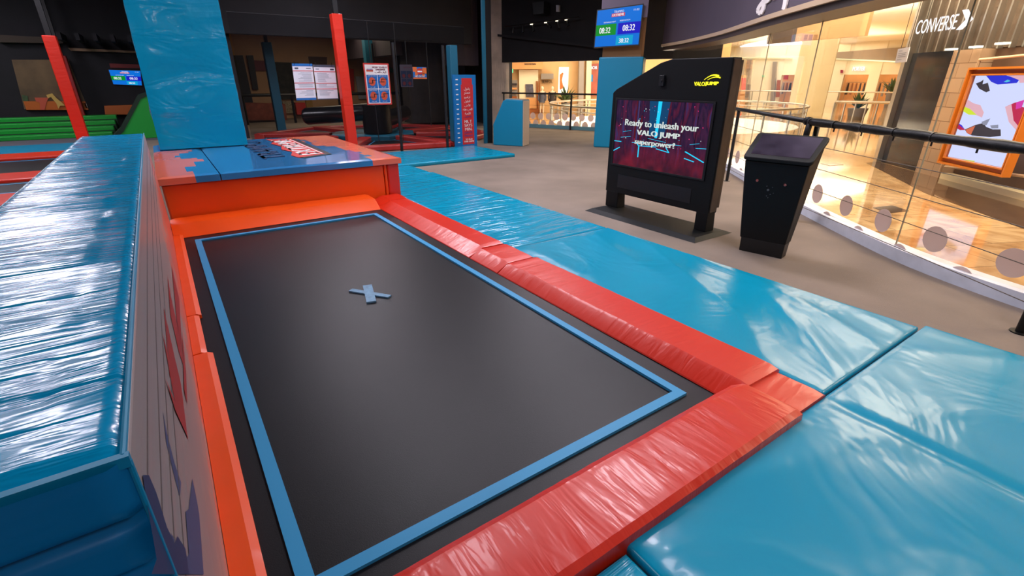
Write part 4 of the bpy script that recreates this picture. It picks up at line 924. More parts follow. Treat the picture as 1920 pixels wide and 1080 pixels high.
# safety net (fine mesh, seen as a thin veil)
nm = bpy.data.materials.new('fine_net'); nm.use_nodes = True; nt = nm.node_tree; nt.nodes.clear()
o_ = nt.nodes.new('ShaderNodeOutputMaterial'); tt = nt.nodes.new('ShaderNodeBsdfTransparent'); dd_ = nt.nodes.new('ShaderNodeBsdfDiffuse'); dd_.inputs[0].default_value = (.01, .01, .012, 1); mx_ = nt.nodes.new('ShaderNodeMixShader'); mx_.inputs[0].default_value = .16
nt.links.new(tt.outputs[0], mx_.inputs[1]); nt.links.new(dd_.outputs[0], mx_.inputs[2]); nt.links.new(mx_.outputs[0], o_.inputs['Surface'])
sn = empty('safety_net', (4.2, 12.3, 0), 'fine dark safety net hanging behind the red post and the rules signs', 'net')
MB().box(1.6, 7.0, 12.30, 12.304, .2, 2.9).build('mesh_panel', nm, sn); MB().tube([(1.6, 12.3, 2.9), (7.0, 12.3, 2.9)], .008, 8).build('top_rope', M['ceil_black'], sn)
for x in (4.45, 5.1): MB().tube([(x, 12.3, .2), (x, 12.3, 2.9)], .009, 6).build('side_rope', M['ceil_black'], sn)

# ---- sweeper arena
SC_ = V((5.4, 15.3, 0)); ar = empty('sweeper_arena', (5.4, 15.3, 0), 'ring of dark wedge trampolines between red spokes around the black sweeper motor', 'play arena')
RD = mat('arena_red_pad', srgb(176, 48, 44), .35, coat=.1)
for k in range(8):
    a0 = 2 * pi * k / 8 + .25; a1 = a0 + 2 * pi / 8; e = .075
    q = [SC_ + V((cos(a) * r_, sin(a) * r_, .012)) for a, r_ in [(a0 + e * 1.9, 1.35), (a0 + e, 3.3), (a1 - e, 3.3), (a1 - e * 1.9, 1.35)]]
    b = MB().prism(q, (0, 0, .05)).build('bed', M['bed'], ar)
    cen = sum(q, V((0, 0, 0))) / 4; i_ = [cen + (p - cen) * .84 for p in q]; o2 = [cen + (p - cen) * .88 for p in q]; m = MB()
    for i in range(4): m.add([i_[i] + V((0, 0, .054)), i_[(i + 1) % 4] + V((0, 0, .054)), o2[(i + 1) % 4] + V((0, 0, .054)), o2[i] + V((0, 0, .054))], [(0, 1, 2, 3)])
    m.build('border_tape', M['tape'], b)
    d_ = V((cos(a0), sin(a0), 0)); n_ = V((-d_.y, d_.x, 0)) * .17
    MB().prism([SC_ + d_ * 1.3 - n_ + V((0, 0, .012)), SC_ + d_ * 3.35 - n_ * 1.5 + V((0, 0, .012)), SC_ + d_ * 3.35 + n_ * 1.5 + V((0, 0, .012)), SC_ + d_ * 1.3 + n_ + V((0, 0, .012))], (0, 0, .16)).build('spoke_pad', RD, ar, bevel=.03)
    MB().prism([SC_ + V((cos(a) * r_, sin(a) * r_, .012)) for a, r_ in [(a0 + .01, 3.3), (a0 + .01, 3.58), (a1 - .01, 3.58), (a1 - .01, 3.3)]], (0, 0, .14)).build('rim_pad', RD, ar, bevel=.03)
MB().tube([SC_ + V((0, 0, .012)), SC_ + V((0, 0, .16))], 1.3, 8).build('centre_pad', M['teal_pad'], ar, bevel=.02)
sw = empty('sweeper_machine', (5.4, 14.9, .17), 'black padded sweeper motor block with two round foam arms', 'machine')
mbx = MB().tube([V((5.4, 14.9, .17)), V((5.4, 14.9, 1.0))], .42, 20); mbx.build('motor_block', M['black_foam'], sw, bevel=.03, auto=40)
for pts in ([V((5.2, 15.0, .78)), V((3.66, 15.98, .66))], [V((5.6, 15.1, .5)), V((7.0, 16.6, .62))]):
    d_ = (pts[1] - pts[0]).normalized(); ps = [pts[0], pts[1]] + [pts[1] + d_ * .08, pts[1] + d_ * .13]
    MB().tube(ps, [.24, .24, .19, .08], 20).build('arm', mat('black_arm_vinyl', srgb(16, 16, 18), .28, coat=.3), sw, auto=50)
# ---- room behind
br = MB(); BY = 25.59
def room(pts, m, name, label, cat, y=BY, th=.1, **k): return simple(yb(pts, MB(), y, th), name, m, label, cat, **k)
room([(430, 104), (455, 104), (484, 240), (450, 240)], M['black'], 'dark_curtain', 'tall black curtain beside the blue pillar in the room behind', 'curtain', 25.58)
room([(462, 104), (474, 104), (484, 168), (474, 168)], M['black'], 'doorway_screen', 'dark upright panel behind the teal post', 'panel', 25.58)
room([(470, 113), (496, 114), (498, 133), (474, 132)], mat('maroon_sign', srgb(110, 44, 52), .6), 'wall_sign', 'maroon sign with faint white lines on the beige wall', 'sign')
room([(504, 116), (560, 118), (566, 186), (514, 186)], mat('dark_green_display', srgb(40, 40, 28), .7, var=(5, .6)), 'dark_display', 'dark green and black display left of the notices', 'display')
room([(578, 106), (612, 107), (612, 121), (580, 121)], mat('brown_panel', srgb(84, 64, 58), .7), 'wall_panel', 'brown panel high on the wall above the notices', 'panel')
room([(455, 192), (530, 194), (534, 224), (462, 224)], mat('terracotta_counter', srgb(130, 64, 44), .7, var=(6, .3)), 'low_counter', 'terracotta low counter behind the black handrail', 'counter', 24.2, .5)
room([(529, 190), (548, 190), (550, 212), (532, 212)], mat('cream_poster', srgb(150, 136, 108), .6, var=(18, .5)), 'notice_poster', 'cream printed poster beside a red cabinet', 'poster', 25.58)
room([(550, 192), (568, 192), (572, 214), (554, 214)], M['print_red'], 'red_cabinet', 'small red cabinet beside the cream poster', 'cabinet', 25.58, .4)
room([(572, 186), (584, 186), (587, 208), (575, 208)], mat('yellow_board', srgb(170, 130, 70), .6), 'yellow_board', 'narrow yellow board behind the sweeper arm', 'board', 25.58)
room([(666, 143), (682, 143), (686, 185), (672, 186)], M['print_grey'], 'wall_notice', 'pale notice half hidden behind the rules poster', 'notice', 25.58)
room([(655, 128), (662, 130), (663, 170), (657, 170)], M['print_red'], 'red_banner', 'thin red banner just right of the bright red post', 'banner', 25.58)
room([(752, 212), (785, 214), (790, 226), (752, 226)], mat('brick_brown', srgb(120, 76, 60), .8), 'low_wall', 'low brown wall behind the thin black pole', 'wall', 24.0)
rr = empty('back_handrail', (5, 22.6, 0), 'long black handrail crossing the room behind the sweeper arena', 'railing')
MB().tube([(2.4, 22.6, 1.1), (10.2, 22.6, 1.1)], .06, 8).build('rail', M['black'], rr)
for x in (2.9, 4.7, 6.6, 8.6): MB().tube([(x, 22.6, .009), (x, 22.6, 1.1)], .05, 8).build('post', M['black'], rr)
simple(MB().disc((6.35, 20.6, 3.54), (0, 0, -1), .11, .02), 'ceiling_spot', M['shop_lamp'], 'single lit warm downlight in the grey ceiling behind the red post', 'downlight')
simple(MB().hexa([(2.3, 18.5, 3.3), (5.8, 18.0, 3.3), (5.8, 18.3, 3.3), (2.3, 18.9, 3.3), (2.3, 18.5, 3.54), (5.8, 18.0, 3.54), (5.8, 18.3, 3.54), (2.3, 18.9, 3.54)]), 'ceiling_beam', M['wall_black'], 'dark diagonal beam under the grey ceiling behind the teal post', 'beam')
simple(MB().box(7.6, 8.05, 18.8, 25, 2.5, 3.54), 'duct_box', M['plum_wall'], 'dark plum bulkhead box between the grey ceiling and the dark column', 'bulkhead')
MX = mat('exit_green_panel', srgb(60, 150, 110), .5); room([(728, 128), (735, 128), (736, 136), (729, 136)], MX, 'exit_sign', 'tiny green exit sign beside the rules poster', 'sign', 25.58)

# ---- rule signs on the net
def sheet(pl_, c, label, name, cat, th=.01, off=0.0, base=None, group=None):
    """c: TL TR BR BL in (u,z); returns empty + mapper"""
    t = empty(name, pl_.pt((c[0][0] + c[1][0]) / 2, 0, 0), label, cat, group)
    def Q(u, v, o=0):
        a = V(c[0]).lerp(V(c[1]), u); b = V(c[3]).lerp(V(c[2]), u); p = b.lerp(a, v); return pl_.pt(p.x, p.y, off + o)
    def box(m, a0, b0, a1, b1, o, t_, mi=0): m.prism([Q(a0, b0, o), Q(a1, b0, o), Q(a1, b1, o), Q(a0, b1, o)], pl_.n * t_, mi)
    def tx(m, s, a0, b0, a1, b1, o, mi=0, em=0): text(m, s, Q(a0, b0, o), Q(a1, b0, o) - Q(a0, b0, o), Q(a0, b1, o) - Q(a0, b0, o), .0005, mi, em)
    m = MB(); box(m, 0, 0, 1, 1, 0, th); m.build('board', base, t)
    return t, box, tx, Q
PN = Plane((2, 12.26), (6, 12.26))
pxr = lambda *q: [PN(*p) for p in q]
for (cn, lab, flip) in [([(547, 119), (585, 119.5), (593, 187), (556, 188)], 'white rules notice with bright blue header and footer, left of the pair', 0), ([(587, 121), (627, 122), (634, 186), (596, 187)], 'white rules notice with thin dull blue bars, beside the red post', 1)]:
    t, box, tx, Q = sheet(PN, pxr(*cn), lab, 'rules_notice', 'notice', base=M['paper'], group='white rules notices on the net')
    m = MB(); box(m, 0, .93, 1, 1, .011, .002, 0); box(m, 0, 0, 1, .06 if not flip else .03, .011, .002, 0)
    for v in (.795, .465, .30): box(m, .0, v, 1, v + .018, .012, .001, 1)
    for v0, v1, n_ in [(.5, .76, 8), (.34, .44, 3), (.10, .27, 5)]:
        for i in range(n_):
            v = v1 - (v1 - v0) * i / n_; wd = .35 + .4 * random.random()
            if flip: box(m, .12, v - .012, .12 + wd, v, .012, .001, 2)
            else: box(m, .9 - wd, v - .012, .9, v, .012, .001, 2)
    box(m, .1 if not flip else .76, .85, .28 if not flip else .94, .895, .012, .001, 3); box(m, .66 if not flip else .08, .865, .9 if not flip else .24, .885, .012, .001, 3)
    m.build('print', [M['print_blue'] if not flip else M['print_dark'], M['print_red'], M['print_grey'], M['print_dark']], t)
    for u in (.1, .85): m = MB(); box(m, u, .95, u + .02, 1.06, .013, .004); m.build('hook', M['black'], t)
t, box, tx, Q = sheet(PN, pxr((680, 118), (728, 119), (735, 196), (689, 197)), 'red bordered how to play sweeper poster with four blue pictures', 'playing_poster', 'poster', base=M['print_red'])
m = MB(); box(m, .05, .035, .95, .965, .011, .002, 0); tx(m, 'HOW TO PLAY', .34, .885, .93, .925, .016, 1, .01); tx(m, 'SWEEPER', .46, .83, .84, .87, .016, 1, .015); tx(m, arabic('كيف تلعب'), .42, .755, .88, .82, .016, 1, .01)
box(m, .10, .80, .36, .85, .014, .001, 2); tx(m, 'TRAMPO', .12, .83, .34, .87, .017, 3)
for (u, v, k) in [(.08, .40, 0), (.51, .40, 1), (.08, .055, 2), (.51, .055, 3)]:
    box(m, u, v, u + .41, v + .325, .014, .001, 3)
    c_ = [(.20 + .13 * cos(a * pi / 8), .165 + .105 * sin(a * pi / 8)) for a in range(16)]
    m.prism([Q(u + a, v + b, .0155) for a, b in c_], PN.n * .001, 2)
    for (a, b, c, d) in [[(.05, .12, .22, .135), (.2, .12, .235, .2), (.2, .19, .38, .205)], [(.02, .15, .26, .165), (.14, .16, .16, .23), (.14, .22, .38, .235)], [(.02, .13, .26, .145), (.22, .14, .25, .21), (.22, .2, .4, .215)], [(.03, .13, .2, .145), (.17, .14, .2, .22), (.17, .21, .38, .225)]][k]:
        box(m, u + a, v + b, u + c, v + d, .018, .001, 4)
    tx(m, ['PLACE', 'DUCK', 'AVOID', 'WINNER'][k] if False else 'JUMP OR DUCK', u + .05, v + .285, u + .36, v + .31, .018, 0); tx(m, arabic('تلعب هذه'), u + .1, v + .015, u + .3, v + .05, .018, 0)
m.build('print', [M['print_white'], mat('maroon_print', srgb(120, 36, 60), .5), mat('orange_red_print', srgb(214, 84, 50), .5), M['print_blue'], M['print_black']], t, fix=False)
t, box, tx, Q = sheet(PN, pxr((773, 125.5), (799, 126), (800, 148), (775, 148)), 'small blue and orange no entry sign on the net', 'entry_sign', 'sign', base=M['print_blue'])
m = MB(); 
for (a, b, c, d) in [(0, .6, .3, 1), (.7, .45, 1, .95), (.0, 0, 1, .12), (.15, .3, .35, .6), (.66, .25, .85, .5)]: box(m, a, b, c, d, .011, .001, 0)
m.prism([Q(.5 + .23 * cos(a * pi / 10), .63 + .27 * sin(a * pi / 10), .013) for a in range(20)], PN.n * .001, 1); box(m, .33, .57, .67, .69, .015, .001, 2); tx(m, 'NO ENTRY', .12, .15, .88, .30, .017, 2, .01)
m.build('print', [M['print_orange'], M['print_red'], M['print_white']], t, fix=False)
PN2 = Plane((4, 16.5), (9, 16.5))
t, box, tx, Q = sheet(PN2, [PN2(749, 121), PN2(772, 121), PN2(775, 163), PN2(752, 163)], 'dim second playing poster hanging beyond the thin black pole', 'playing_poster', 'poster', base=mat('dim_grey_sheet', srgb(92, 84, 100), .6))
m = MB(); box(m, .06, .03, .94, .72, .011, .001, 0); box(m, .48, .03, .52, .72, .013, .001, 1); box(m, .06, .36, .94, .39, .013, .001, 1)
for (u, v) in [(.27, .5), (.73, .5), (.27, .16), (.73, .16)]: m.prism([Q(u + .13 * cos(a * pi / 6), v + .09 * sin(a * pi / 6), .013) for a in range(12)], PN2.n * .001, 2)
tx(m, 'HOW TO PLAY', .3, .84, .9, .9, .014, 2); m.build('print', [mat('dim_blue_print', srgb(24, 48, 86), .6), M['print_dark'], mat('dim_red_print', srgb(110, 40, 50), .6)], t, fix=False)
sn2 = empty('safety_net', (6.3, 16.5, 0), 'second dark net frame hanging over the far side of the arena', 'net')
MB().tube([(5.2, 16.52, 2.84), (8.4, 16.52, 2.84)], .02, 8).build('top_rope', M['black'], sn2); MB().tube([(7.95, 16.53, .16), (7.95, 16.53, 2.84)], .02, 8).build('side_rope', M['black'], sn2); MB().tube([(7.2, 16.53, 1.2), (7.2, 16.53, 2.84)], .02, 8).build('side_rope', M['black'], sn2)
# height chart
PH = Plane((6.22, 11.62), (7.0, 11.72)); hc = [PH(848, 140), PH(889, 141), PH(893, 274), PH(853, 278)]; hc[2] = (hc[2][0], .012); hc[3] = (hc[3][0], .012)
hc[1] = (hc[2][0], hc[0][1]); hc[0] = (hc[3][0], hc[0][1])
t, box, tx, Q = sheet(PH, hc, 'blue height chart board with red panel and white arabic and english words', 'height_chart', 'sign', th=.05, base=mat('chart_blue', srgb(0, 112, 178), .5))
m = MB(); box(m, .32, .04, .86, .87, .051, .002, 0); box(m, .36, .87, .82, .955, .051, .002, 0)
for k in range(14): v = .93 - k * .066; box(m, .10, v, .20, v + .014, .052, .002, 1)
for k, s in enumerate(['يقول', 'مستر', 'ترامبو', 'الطول', 'الأدنى', 'للعب هذه', 'اللعبة']): wd = .26 if k != 5 else .42; tx(m, arabic(s), .585 - wd / 2, .79 - k * .056, .585 + wd / 2, .833 - k * .056, .056, 1, .008)
for s, a, b, v0, v1 in [('MR. T', .43, .75, .345, .385), ('SAYS', .42, .77, .292, .332), ('MIN.', .44, .77, .238, .278), ('TO PLAY', .45, .78, .100, .122), ('THIS GAME', .38, .84, .070, .092)]: tx(m, s, a, v0, b, v1, .056, 1, .012)
tx(m, '120CM', .42, .195, .76, .222, .056, 2, .01); tx(m, 'HEIGHT', .42, .15, .80, .178, .056, 2, .01); tx(m, arabic('الطول'), .42, .42, .76, .445, .056, 2, .01)
m.build('print', [mat('chart_red', srgb(206, 44, 48), .5), M['print_white'], mat('chart_violet', srgb(96, 70, 140), .5)], t, fix=False)

# ---- track lights on the wall above the opening
tk = empty('track_light_rail', HD.pt(hu0 + 1.2, 3.3, .4), 'black ceiling track with small spotlights above the mall opening', 'track light')
P3 = lambda x, y, o=.35: HD.pt(*HD(x, y), o)
MB().tube([P3(955, 52), P3(1095, 34)], .02, 6).build('rail', M['black'], tk)
for (x, y, x2, y2, lit) in [(973, 53, 972, 63, 0), (990, 50, 991, 62, 0), (1008, 48, 1011, 60, 1), (1034, 45, 1043, 53, 1), (1055, 42, 1058, 55, 1), (1072, 40, 1075, 50, 1)]:
    MB().tube([P3(x, y), P3(x2, y2)], [.02, .05], 10).build('spotlight', M['black'], tk)
    if lit: MB().pix(HD, [(x - 2, y - 1), (x + 2.5, y - 1.4), (x + 2.5, y), (x - 2, y + .4)], .4, .02).build('lit_end', M['shop_lamp'], tk)
HD2 = HD
simple(MB().pix(HD, [(1048, 11), (1053, 11), (1053, 23), (1048, 23)], .1, .1), 'wall_speaker', M['print_grey'], 'small pale grey box high on the dark wall above the track', 'box')
simple(MB().pix(HD, [(1012, 8), (1034, 6), (1033, 28), (1015, 30)], .1, .4), 'projector_box', M['black'], 'black equipment box hanging over the opening wall', 'box')

# ============================================================ MALL
SF = Plane((13.0, 4.62), (10.24, 1.51)); uc, _ = SF(1648, 303); ug, _ = SF(1715, 320); us, _ = SF(1757, 330); zt_s = SF(1760, 96)[1]
ue, _ = SF(1893, 352); 
if ue < uc: pass
sgn = 1 if us > uc else -1
struct(MB().ppoly(SF, [(uc, zt_s), (us + 4.2, zt_s), (us + 4.2, 3.95), (uc, 3.95)], -.3, .1), 'wall_shop', M['cladding'])
rb_ = MB(); k = 0
while uc + .25 * k < us + 3.2:
    u = uc + .25 * k; rb_.ppoly(SF, [(u, zt_s - .02), (u + .035, zt_s - .02), (u + .035, 3.94), (u, 3.94)], -.2, .08); k += 1
struct(rb_, 'trim_6', M['metal'])
simple(MB().ppoly(SF, [(uc - .13, .003), (uc - .01, .003), (uc - .01, 3.94), (uc - .13, 3.94)], -.35, .4), 'corner_post', M['metal'], 'tall bright steel corner post of the dark glass shopfront', 'post')
simple(MB().ppoly(SF, [(uc, .003), (ug - .02, .003), (ug - .02, zt_s), (uc, zt_s)], -.1, .05), 'shop_glass', M['dark_glass'], 'big dark glass panel of the shop beside the steel corner post', 'glass panel')
simple(MB().ppoly(SF, [(ug, .003), (us + .02, .003), (us + .02, zt_s - .01), (ug, zt_s - .01)], -.29, .28), 'stone_pier', M['stone_blocks'], 'tan stone block pier left of the orange framed display', 'pier')
struct(MB().ppoly(SF, [(us + .05, .003), (us + 1.9, .003), (us + 1.9, zt_s), (us + .05, zt_s)], -.32, .1), 'wall_shop', mat('brown_shop_back', srgb(92, 66, 48), .6, var=(1.5, .3)))
simple(MB().ppoly(SF, [(us + .04, .003), (us + 5.2, .003), (us + 5.2, .10), (us + .04, .10)], -.21, .19), 'shop_ledge', M['stone_cream'], 'pale stone ledge running under the orange framed display', 'ledge')
# warm shop interior to the right of the display
simple(MB().ppoly(SF, [(us + 1.9, .1), (us + 5.2, .1), (us + 5.2, zt_s), (us + 1.9, zt_s)], -3.0, .1), 'shop_back_wall', M['tan'], 'warm timber back wall inside the shop at the right edge', 'wall')
for z in (.5, .9, 1.3, 1.7): simple(MB().ppoly(SF, [(us + 2.1, z), (us + 5.0, z), (us + 5.0, z + .04), (us + 2.1, z + .04)], -2.9, .35), 'shop_shelf', M['brown_timber'], 'lit timber shelf inside the shop at the right edge', 'shelf', 'timber shelves in the right shop')
p_ = SF.pt(us + 3.2, 2.1, -1.6); area('shop_inside_light', tuple(p_), 1.5, 60, WARM)
for k, (x, y) in enumerate([(1795, 93), (1842, 88.5), (1893, 82)]):
    u, z = SF(x, y); simple(MB().ppoly(SF, [(u - .09, z - .01), (u + .09, z - .01), (u + .09, z + .02), (u - .09, z + .02)], .05, .1), 'slot_lamp', M['shop_lamp'], 'small glowing slot lamp under the ribbed cladding, %s in its row' % ['left one', 'middle one', 'right one'][k], 'lamp', 'slot lamps under the cladding')
# shoe display screen
ds = empty('display_screen', SF.pt(us + .7, 0, .3), 'big lit display of floating sneakers in a double orange frame', 'display')
DO = .30
fz0, fz1 = SF(1765, 306)[1], SF(1822, 128)[1]; fu0 = SF(1764, 304)[0]; fu1 = SF(1893, 319)[0]
SFo = Plane(tuple(SF.pt(0, 0, DO))[:2], tuple(SF.pt(1, 0, DO))[:2])
fu0, fz0 = SFo(1764, 305); fu0b, fz1 = SFo(1823, 127); fu1, _ = SFo(1893, 319)
def fr_(u0, u1, z0, z1, w_, o, th, m, name):
    mb = MB(); mb.ppoly(SFo, [(u0, z0), (u1, z0), (u1, z0 + w_), (u0, z0 + w_)], o, th); mb.ppoly(SFo, [(u0, z1 - w_), (u1, z1 - w_), (u1, z1), (u0, z1)], o, th)
    mb.ppoly(SFo, [(u0, z0 + w_), (u0 + w_, z0 + w_), (u0 + w_, z1 - w_), (u0, z1 - w_)], o, th); mb.ppoly(SFo, [(u1 - w_, z0 + w_), (u1, z0 + w_), (u1, z1 - w_), (u1 - w_, z1 - w_)], o, th); return mb.build(name, m, ds)
fr_(fu0, fu1, fz0, fz1, .030, -.05, .12, M['orange_frame'], 'outer_frame'); fr_(fu0 + .035, fu1 - .035, fz0 + .035, fz1 - .035, .06, -.05, .06, M['dark_orange'], 'recess_frame'); fr_(fu0 + .07, fu1 - .07, fz0 + .095, fz1 - .095, .02, -.05, .10, M['orange_frame'], 'inner_frame')
g0, g1, h0, h1 = fu0 + .10, fu1 - .10, fz0 + .12, fz1 - .12
sc2 = MB().ppoly(SFo, [(g0, h0), (g1, h0), (g1, h1), (g0, h1)], -.04, .03).build('screen', M['led_bg'], ds)
pcs = MB()
def G(u, v, o): return SFo.pt(g0 + (g1 - g0) * u, h0 + (h1 - h0) * v, -.009 + o)
def gp_(pts, mi, o=.001): pcs.prism([G(u, v, o) for u, v in pts], SFo.n * .001, mi)
gp_([(.18, 1), (.30, .93), (.42, .90), (.70, .92), (.72, .96), (.5, 1)], 0); gp_([(.52, 1), (.72, .95), (.74, .92), (1, .93), (1, 1)], 1, .003); gp_([(.5, .93), (.55, .955), (.6, .94), (.55, .925)], 2, .004)
gp_([(.05, .91), (.12, .93), (.16, .955), (.17, .90), (.25, .92), (.33, .83), (.28, .81), (.14, .85)], 3)
gp_([(0, .72), (.12, .68), (.26, .66), (.36, .58), (.36, .52), (.22, .55), (0, .60)], 1); gp_([(0, .63), (.1, .61), (.26, .545), (.12, .54), (0, .575)], 4, .003)
gp_([(.66, .66), (.78, .71), (.90, .74), (.90, .67), (.98, .66), (1, .70), (1, .44), (.86, .50), (.72, .60)], 5); gp_([(.80, .715), (.90, .745), (.90, .66), (.83, .64)], 6, .003); gp_([(.66, .66), (.74, .69), (.86, .52), (1, .44), (.95, .42), (.8, .5)], 1, .002)
gp_([(0, .42), (.05, .41), (.14, .36), (.08, .35), (0, .37)], 0); gp_([(0, .41), (.08, .38), (.16, .355), (.06, .345), (0, .36)], 5, .003)
gp_([(.14, .36), (.3, .43), (.42, .46), (.48, .42), (.6, .40), (.72, .41), (.76, .34), (.60, .31), (.30, .30), (.20, .32)], 3); gp_([(.16, .36), (.30, .42), (.28, .31), (.2, .32)], 7, .003); gp_([(.38, .47), (.50, .52), (.48, .44), (.42, .44)], 8, .003); gp_([(.54, .44), (.66, .46), (.68, .42), (.58, .41)], 8, .003)
gp_([(.25, .0), (.5, .012), (.5, 0)], 4)
ec = lambda n_, c: emis('display_' + n_, srgb(*c), 1.0)
pcs.build('sneaker_picture', [ec('blue', (40, 50, 214)), ec('pink', (226, 176, 190)), ec('aqua', (80, 196, 220)), ec('black', (60, 56, 66)), ec('lime', (210, 230, 60)), ec('crimson', (190, 40, 80)), ec('magenta', (214, 60, 170)), ec('rust', (214, 110, 80)), ec('grey', (140, 144, 166))], sc2, fix=False)
tb = MB(); 
for (x0, y0, x1, y1) in [(1818, 112, 1940, 100), (1818, 112, 1745, 322), (1755, 312, 1900, 330)]:
    a, b = SFo(x0, y0), SFo(x1, y1); tb.tube([SFo.pt(*a, -.15), SFo.pt(*b, -.15)], .022, 8)
simple(tb, 'scaffold_frame', mat('pale_scaffold', srgb(200, 170, 136), .4, metal=.4), 'pale scaffold tubes holding the sneaker display', 'scaffold')
# lit shop name
sgm = MB(); SG = SF; a = SG(1727, 68); b = SG(1812, 50); c = SG(1733, 46)
cu0 = a[0]; cu1 = SG(1806, 52)[0]; cz0 = .5 * (a[1] + b[1]); cz1 = cz0 + .24
ptext(sgm, SG, 'CONVERSE', cu0, cu1, cz0, cz1, .12, .008, 0, 0, 0, .003)
u2 = cu1 + .10; sgm.ppoly(SG, [(u2, cz0 - .02), (u2 + .08, cz0 - .02), (u2 + .26, (cz0 + cz1) / 2), (u2 + .08, cz1 + .04), (u2, cz1 + .04), (u2 + .16, (cz0 + cz1) / 2)], .12, .05)
simple(sgm, 'lit_sign', M['sign_white'], 'glowing white block letter shop name on the ribbed cladding', 'sign', fix=False)
# granite border on the mall floor
gb = [onZ(1624, 306), onZ(1733, 362), onZ(1920, 430), SF.pt(us + 5.2, 0), SF.pt(us + .2, 0, .0), SF.pt(uc - .1, 0, .0)]
gb2 = MB().prism([V((p.x, p.y, .003)) for p in gb], (0, 0, .003)); struct(gb2, 'floor', M['granite'])
for (x, y) in [(1560, 308), (1670, 393)]:
    p = onZ(x, y); simple(MB().hexa([(p.x - .28, p.y - .08, .003), (p.x + .1, p.y - .18, .003), (p.x + .28, p.y + .08, .003), (p.x - .1, p.y + .18, .003), (p.x - .28, p.y - .08, .007), (p.x + .1, p.y - .18, .007), (p.x + .28, p.y + .08, .007), (p.x - .1, p.y + .18, .007)]), 'floor_inlay', M['granite'], 'dark inlay tile in the marble, %s' % ('nearer the shop glass' if x > 1600 else 'farther out in the mall'), 'inlay tile', 'dark inlay tiles in the marble')
# hanging wayfinding sign
HS = Plane((14.2, 8.6), (13.0, 4.6)); hb = empty('hanging_sign', HS.pt(2, 3, 0), 'peach overhead wayfinding board hanging beyond the curved glass', 'sign')
q = [HS(x, y) for x, y in [(1490, 78), (1618, 78), (1640, 12), (1506, 12)]]; zb = q[0][1]; u0, u1 = q[0][0], q[1][0]
MB().ppoly(HS, [(u0, zb), (u1, zb), (u1, 3.94), (u0, 3.94)], -.1, .1).build('board', mat('peach_board', srgb(226, 184, 134), .5), hb)
m = MB().ppoly(HS, [(u0 - .95, zb), (u0, zb), (u0, 3.94), (u0 - .95, 3.94)], -.09, .08); m.build('dark_end', mat('dark_grey_board', srgb(112, 98, 90), .5), hb)
m = MB()
for k in range(3): u, z = HS(1511 + 9 * k, 70); m.ppoly(HS, [(u - .05, z - .05), (u + .05, z - .05), (u + .05, z + .06), (u - .05, z + .06)], .002, .004)
m.build('pictograms', mat('tan_pictogram', srgb(176, 136, 96), .5), hb)
# notice sheet on the glass near the shop
NG = Plane((9.6, 3.6), (8.8, 2.6)); pa = [NG(1685, 92), (NG(1707, 88)), NG(1700, 116), NG(1679, 118)]
t, box, tx, Q = sheet(NG, pa, 'white printed sheet hanging in front of the steel corner post', 'hanging_notice', 'notice', base=M['paper'])
m = MB(); [box(m, .15, v, .15 + w_, v + .04, .011, .001) for v, w_ in ((.8, .3), (.62, .7), (.5, .65), (.38, .7), (.2, .4))]; m.build('print', M['print_grey'], t)
u, z = pa[0]; MB().tube([NG.pt(u + .05, z), NG.pt(u + .05, 3.94)], .004, 6).build('cord', M['cable'], t); MB().tube([NG.pt(u + .2, z), NG.pt(u + .2, 3.94)], .004, 6).build('cord', M['cable'], t)
# ring balustrade
rg2 = empty('round_balustrade', (VC.x, VC.y, 0), 'round steel and glass balustrade around the atrium opening', 'balustrade')
def ringpts(r, z, n=72): return [V((VC.x + cos(2 * pi * k / n) * r, VC.y + sin(2 * pi * k / n) * r, z)) for k in range(n)]
MB().tube(ringpts(5.03, .74), .045, 10, closed=True).build('handrail', M['metal'], rg2, smooth=True)
MB().tube(ringpts(4.99, .56), .02, 8, closed=True).build('lower_rail', M['metal'], rg2, smooth=True)
rr_ = [(VC.x + cos(2 * pi * k / 72) * 4.95, VC.y + sin(2 * pi * k / 72) * 4.95) for k in range(73)]
ribbon(rr_, [V((cos(2 * pi * k / 72), sin(2 * pi * k / 72))) for k in range(73)], 0, .012, .02, .60).build('glass', M['glass'], rg2, fix=False)
for k in range(24):
    a = 2 * pi * k / 24; x, y = VC.x + cos(a) * 5.0, VC.y + sin(a) * 5.0; MB().box(x - .022, x + .022, y - .022, y + .022, .004, .72).build('baluster', M['metal'], rg2)
# light cove in the mall ceiling
cw = MB().prism([onZ(x, y, 3.9) for x, y in [(1355, 99), (1400, 84), (1440, 76), (1546, 77), (1500, 86), (1420, 94)]], (0, 0, .05)); simple(cw, 'ceiling_light_panel', M['cove_white'], 'long glowing white light panel in the mall ceiling behind the kiosk', 'ceiling light')
for i, (pts, lab) in enumerate([([(1340, 100), (1430, 97), (1560, 90), (1720, 78)], 'upper golden light cove sweeping across the mall ceiling')]):
    pts3 = [onZ(x, y, 3.88) for x, y in pts]; simple(MB().tube(pts3, .16, 8), 'light_cove', M['cove'], lab, 'light cove')
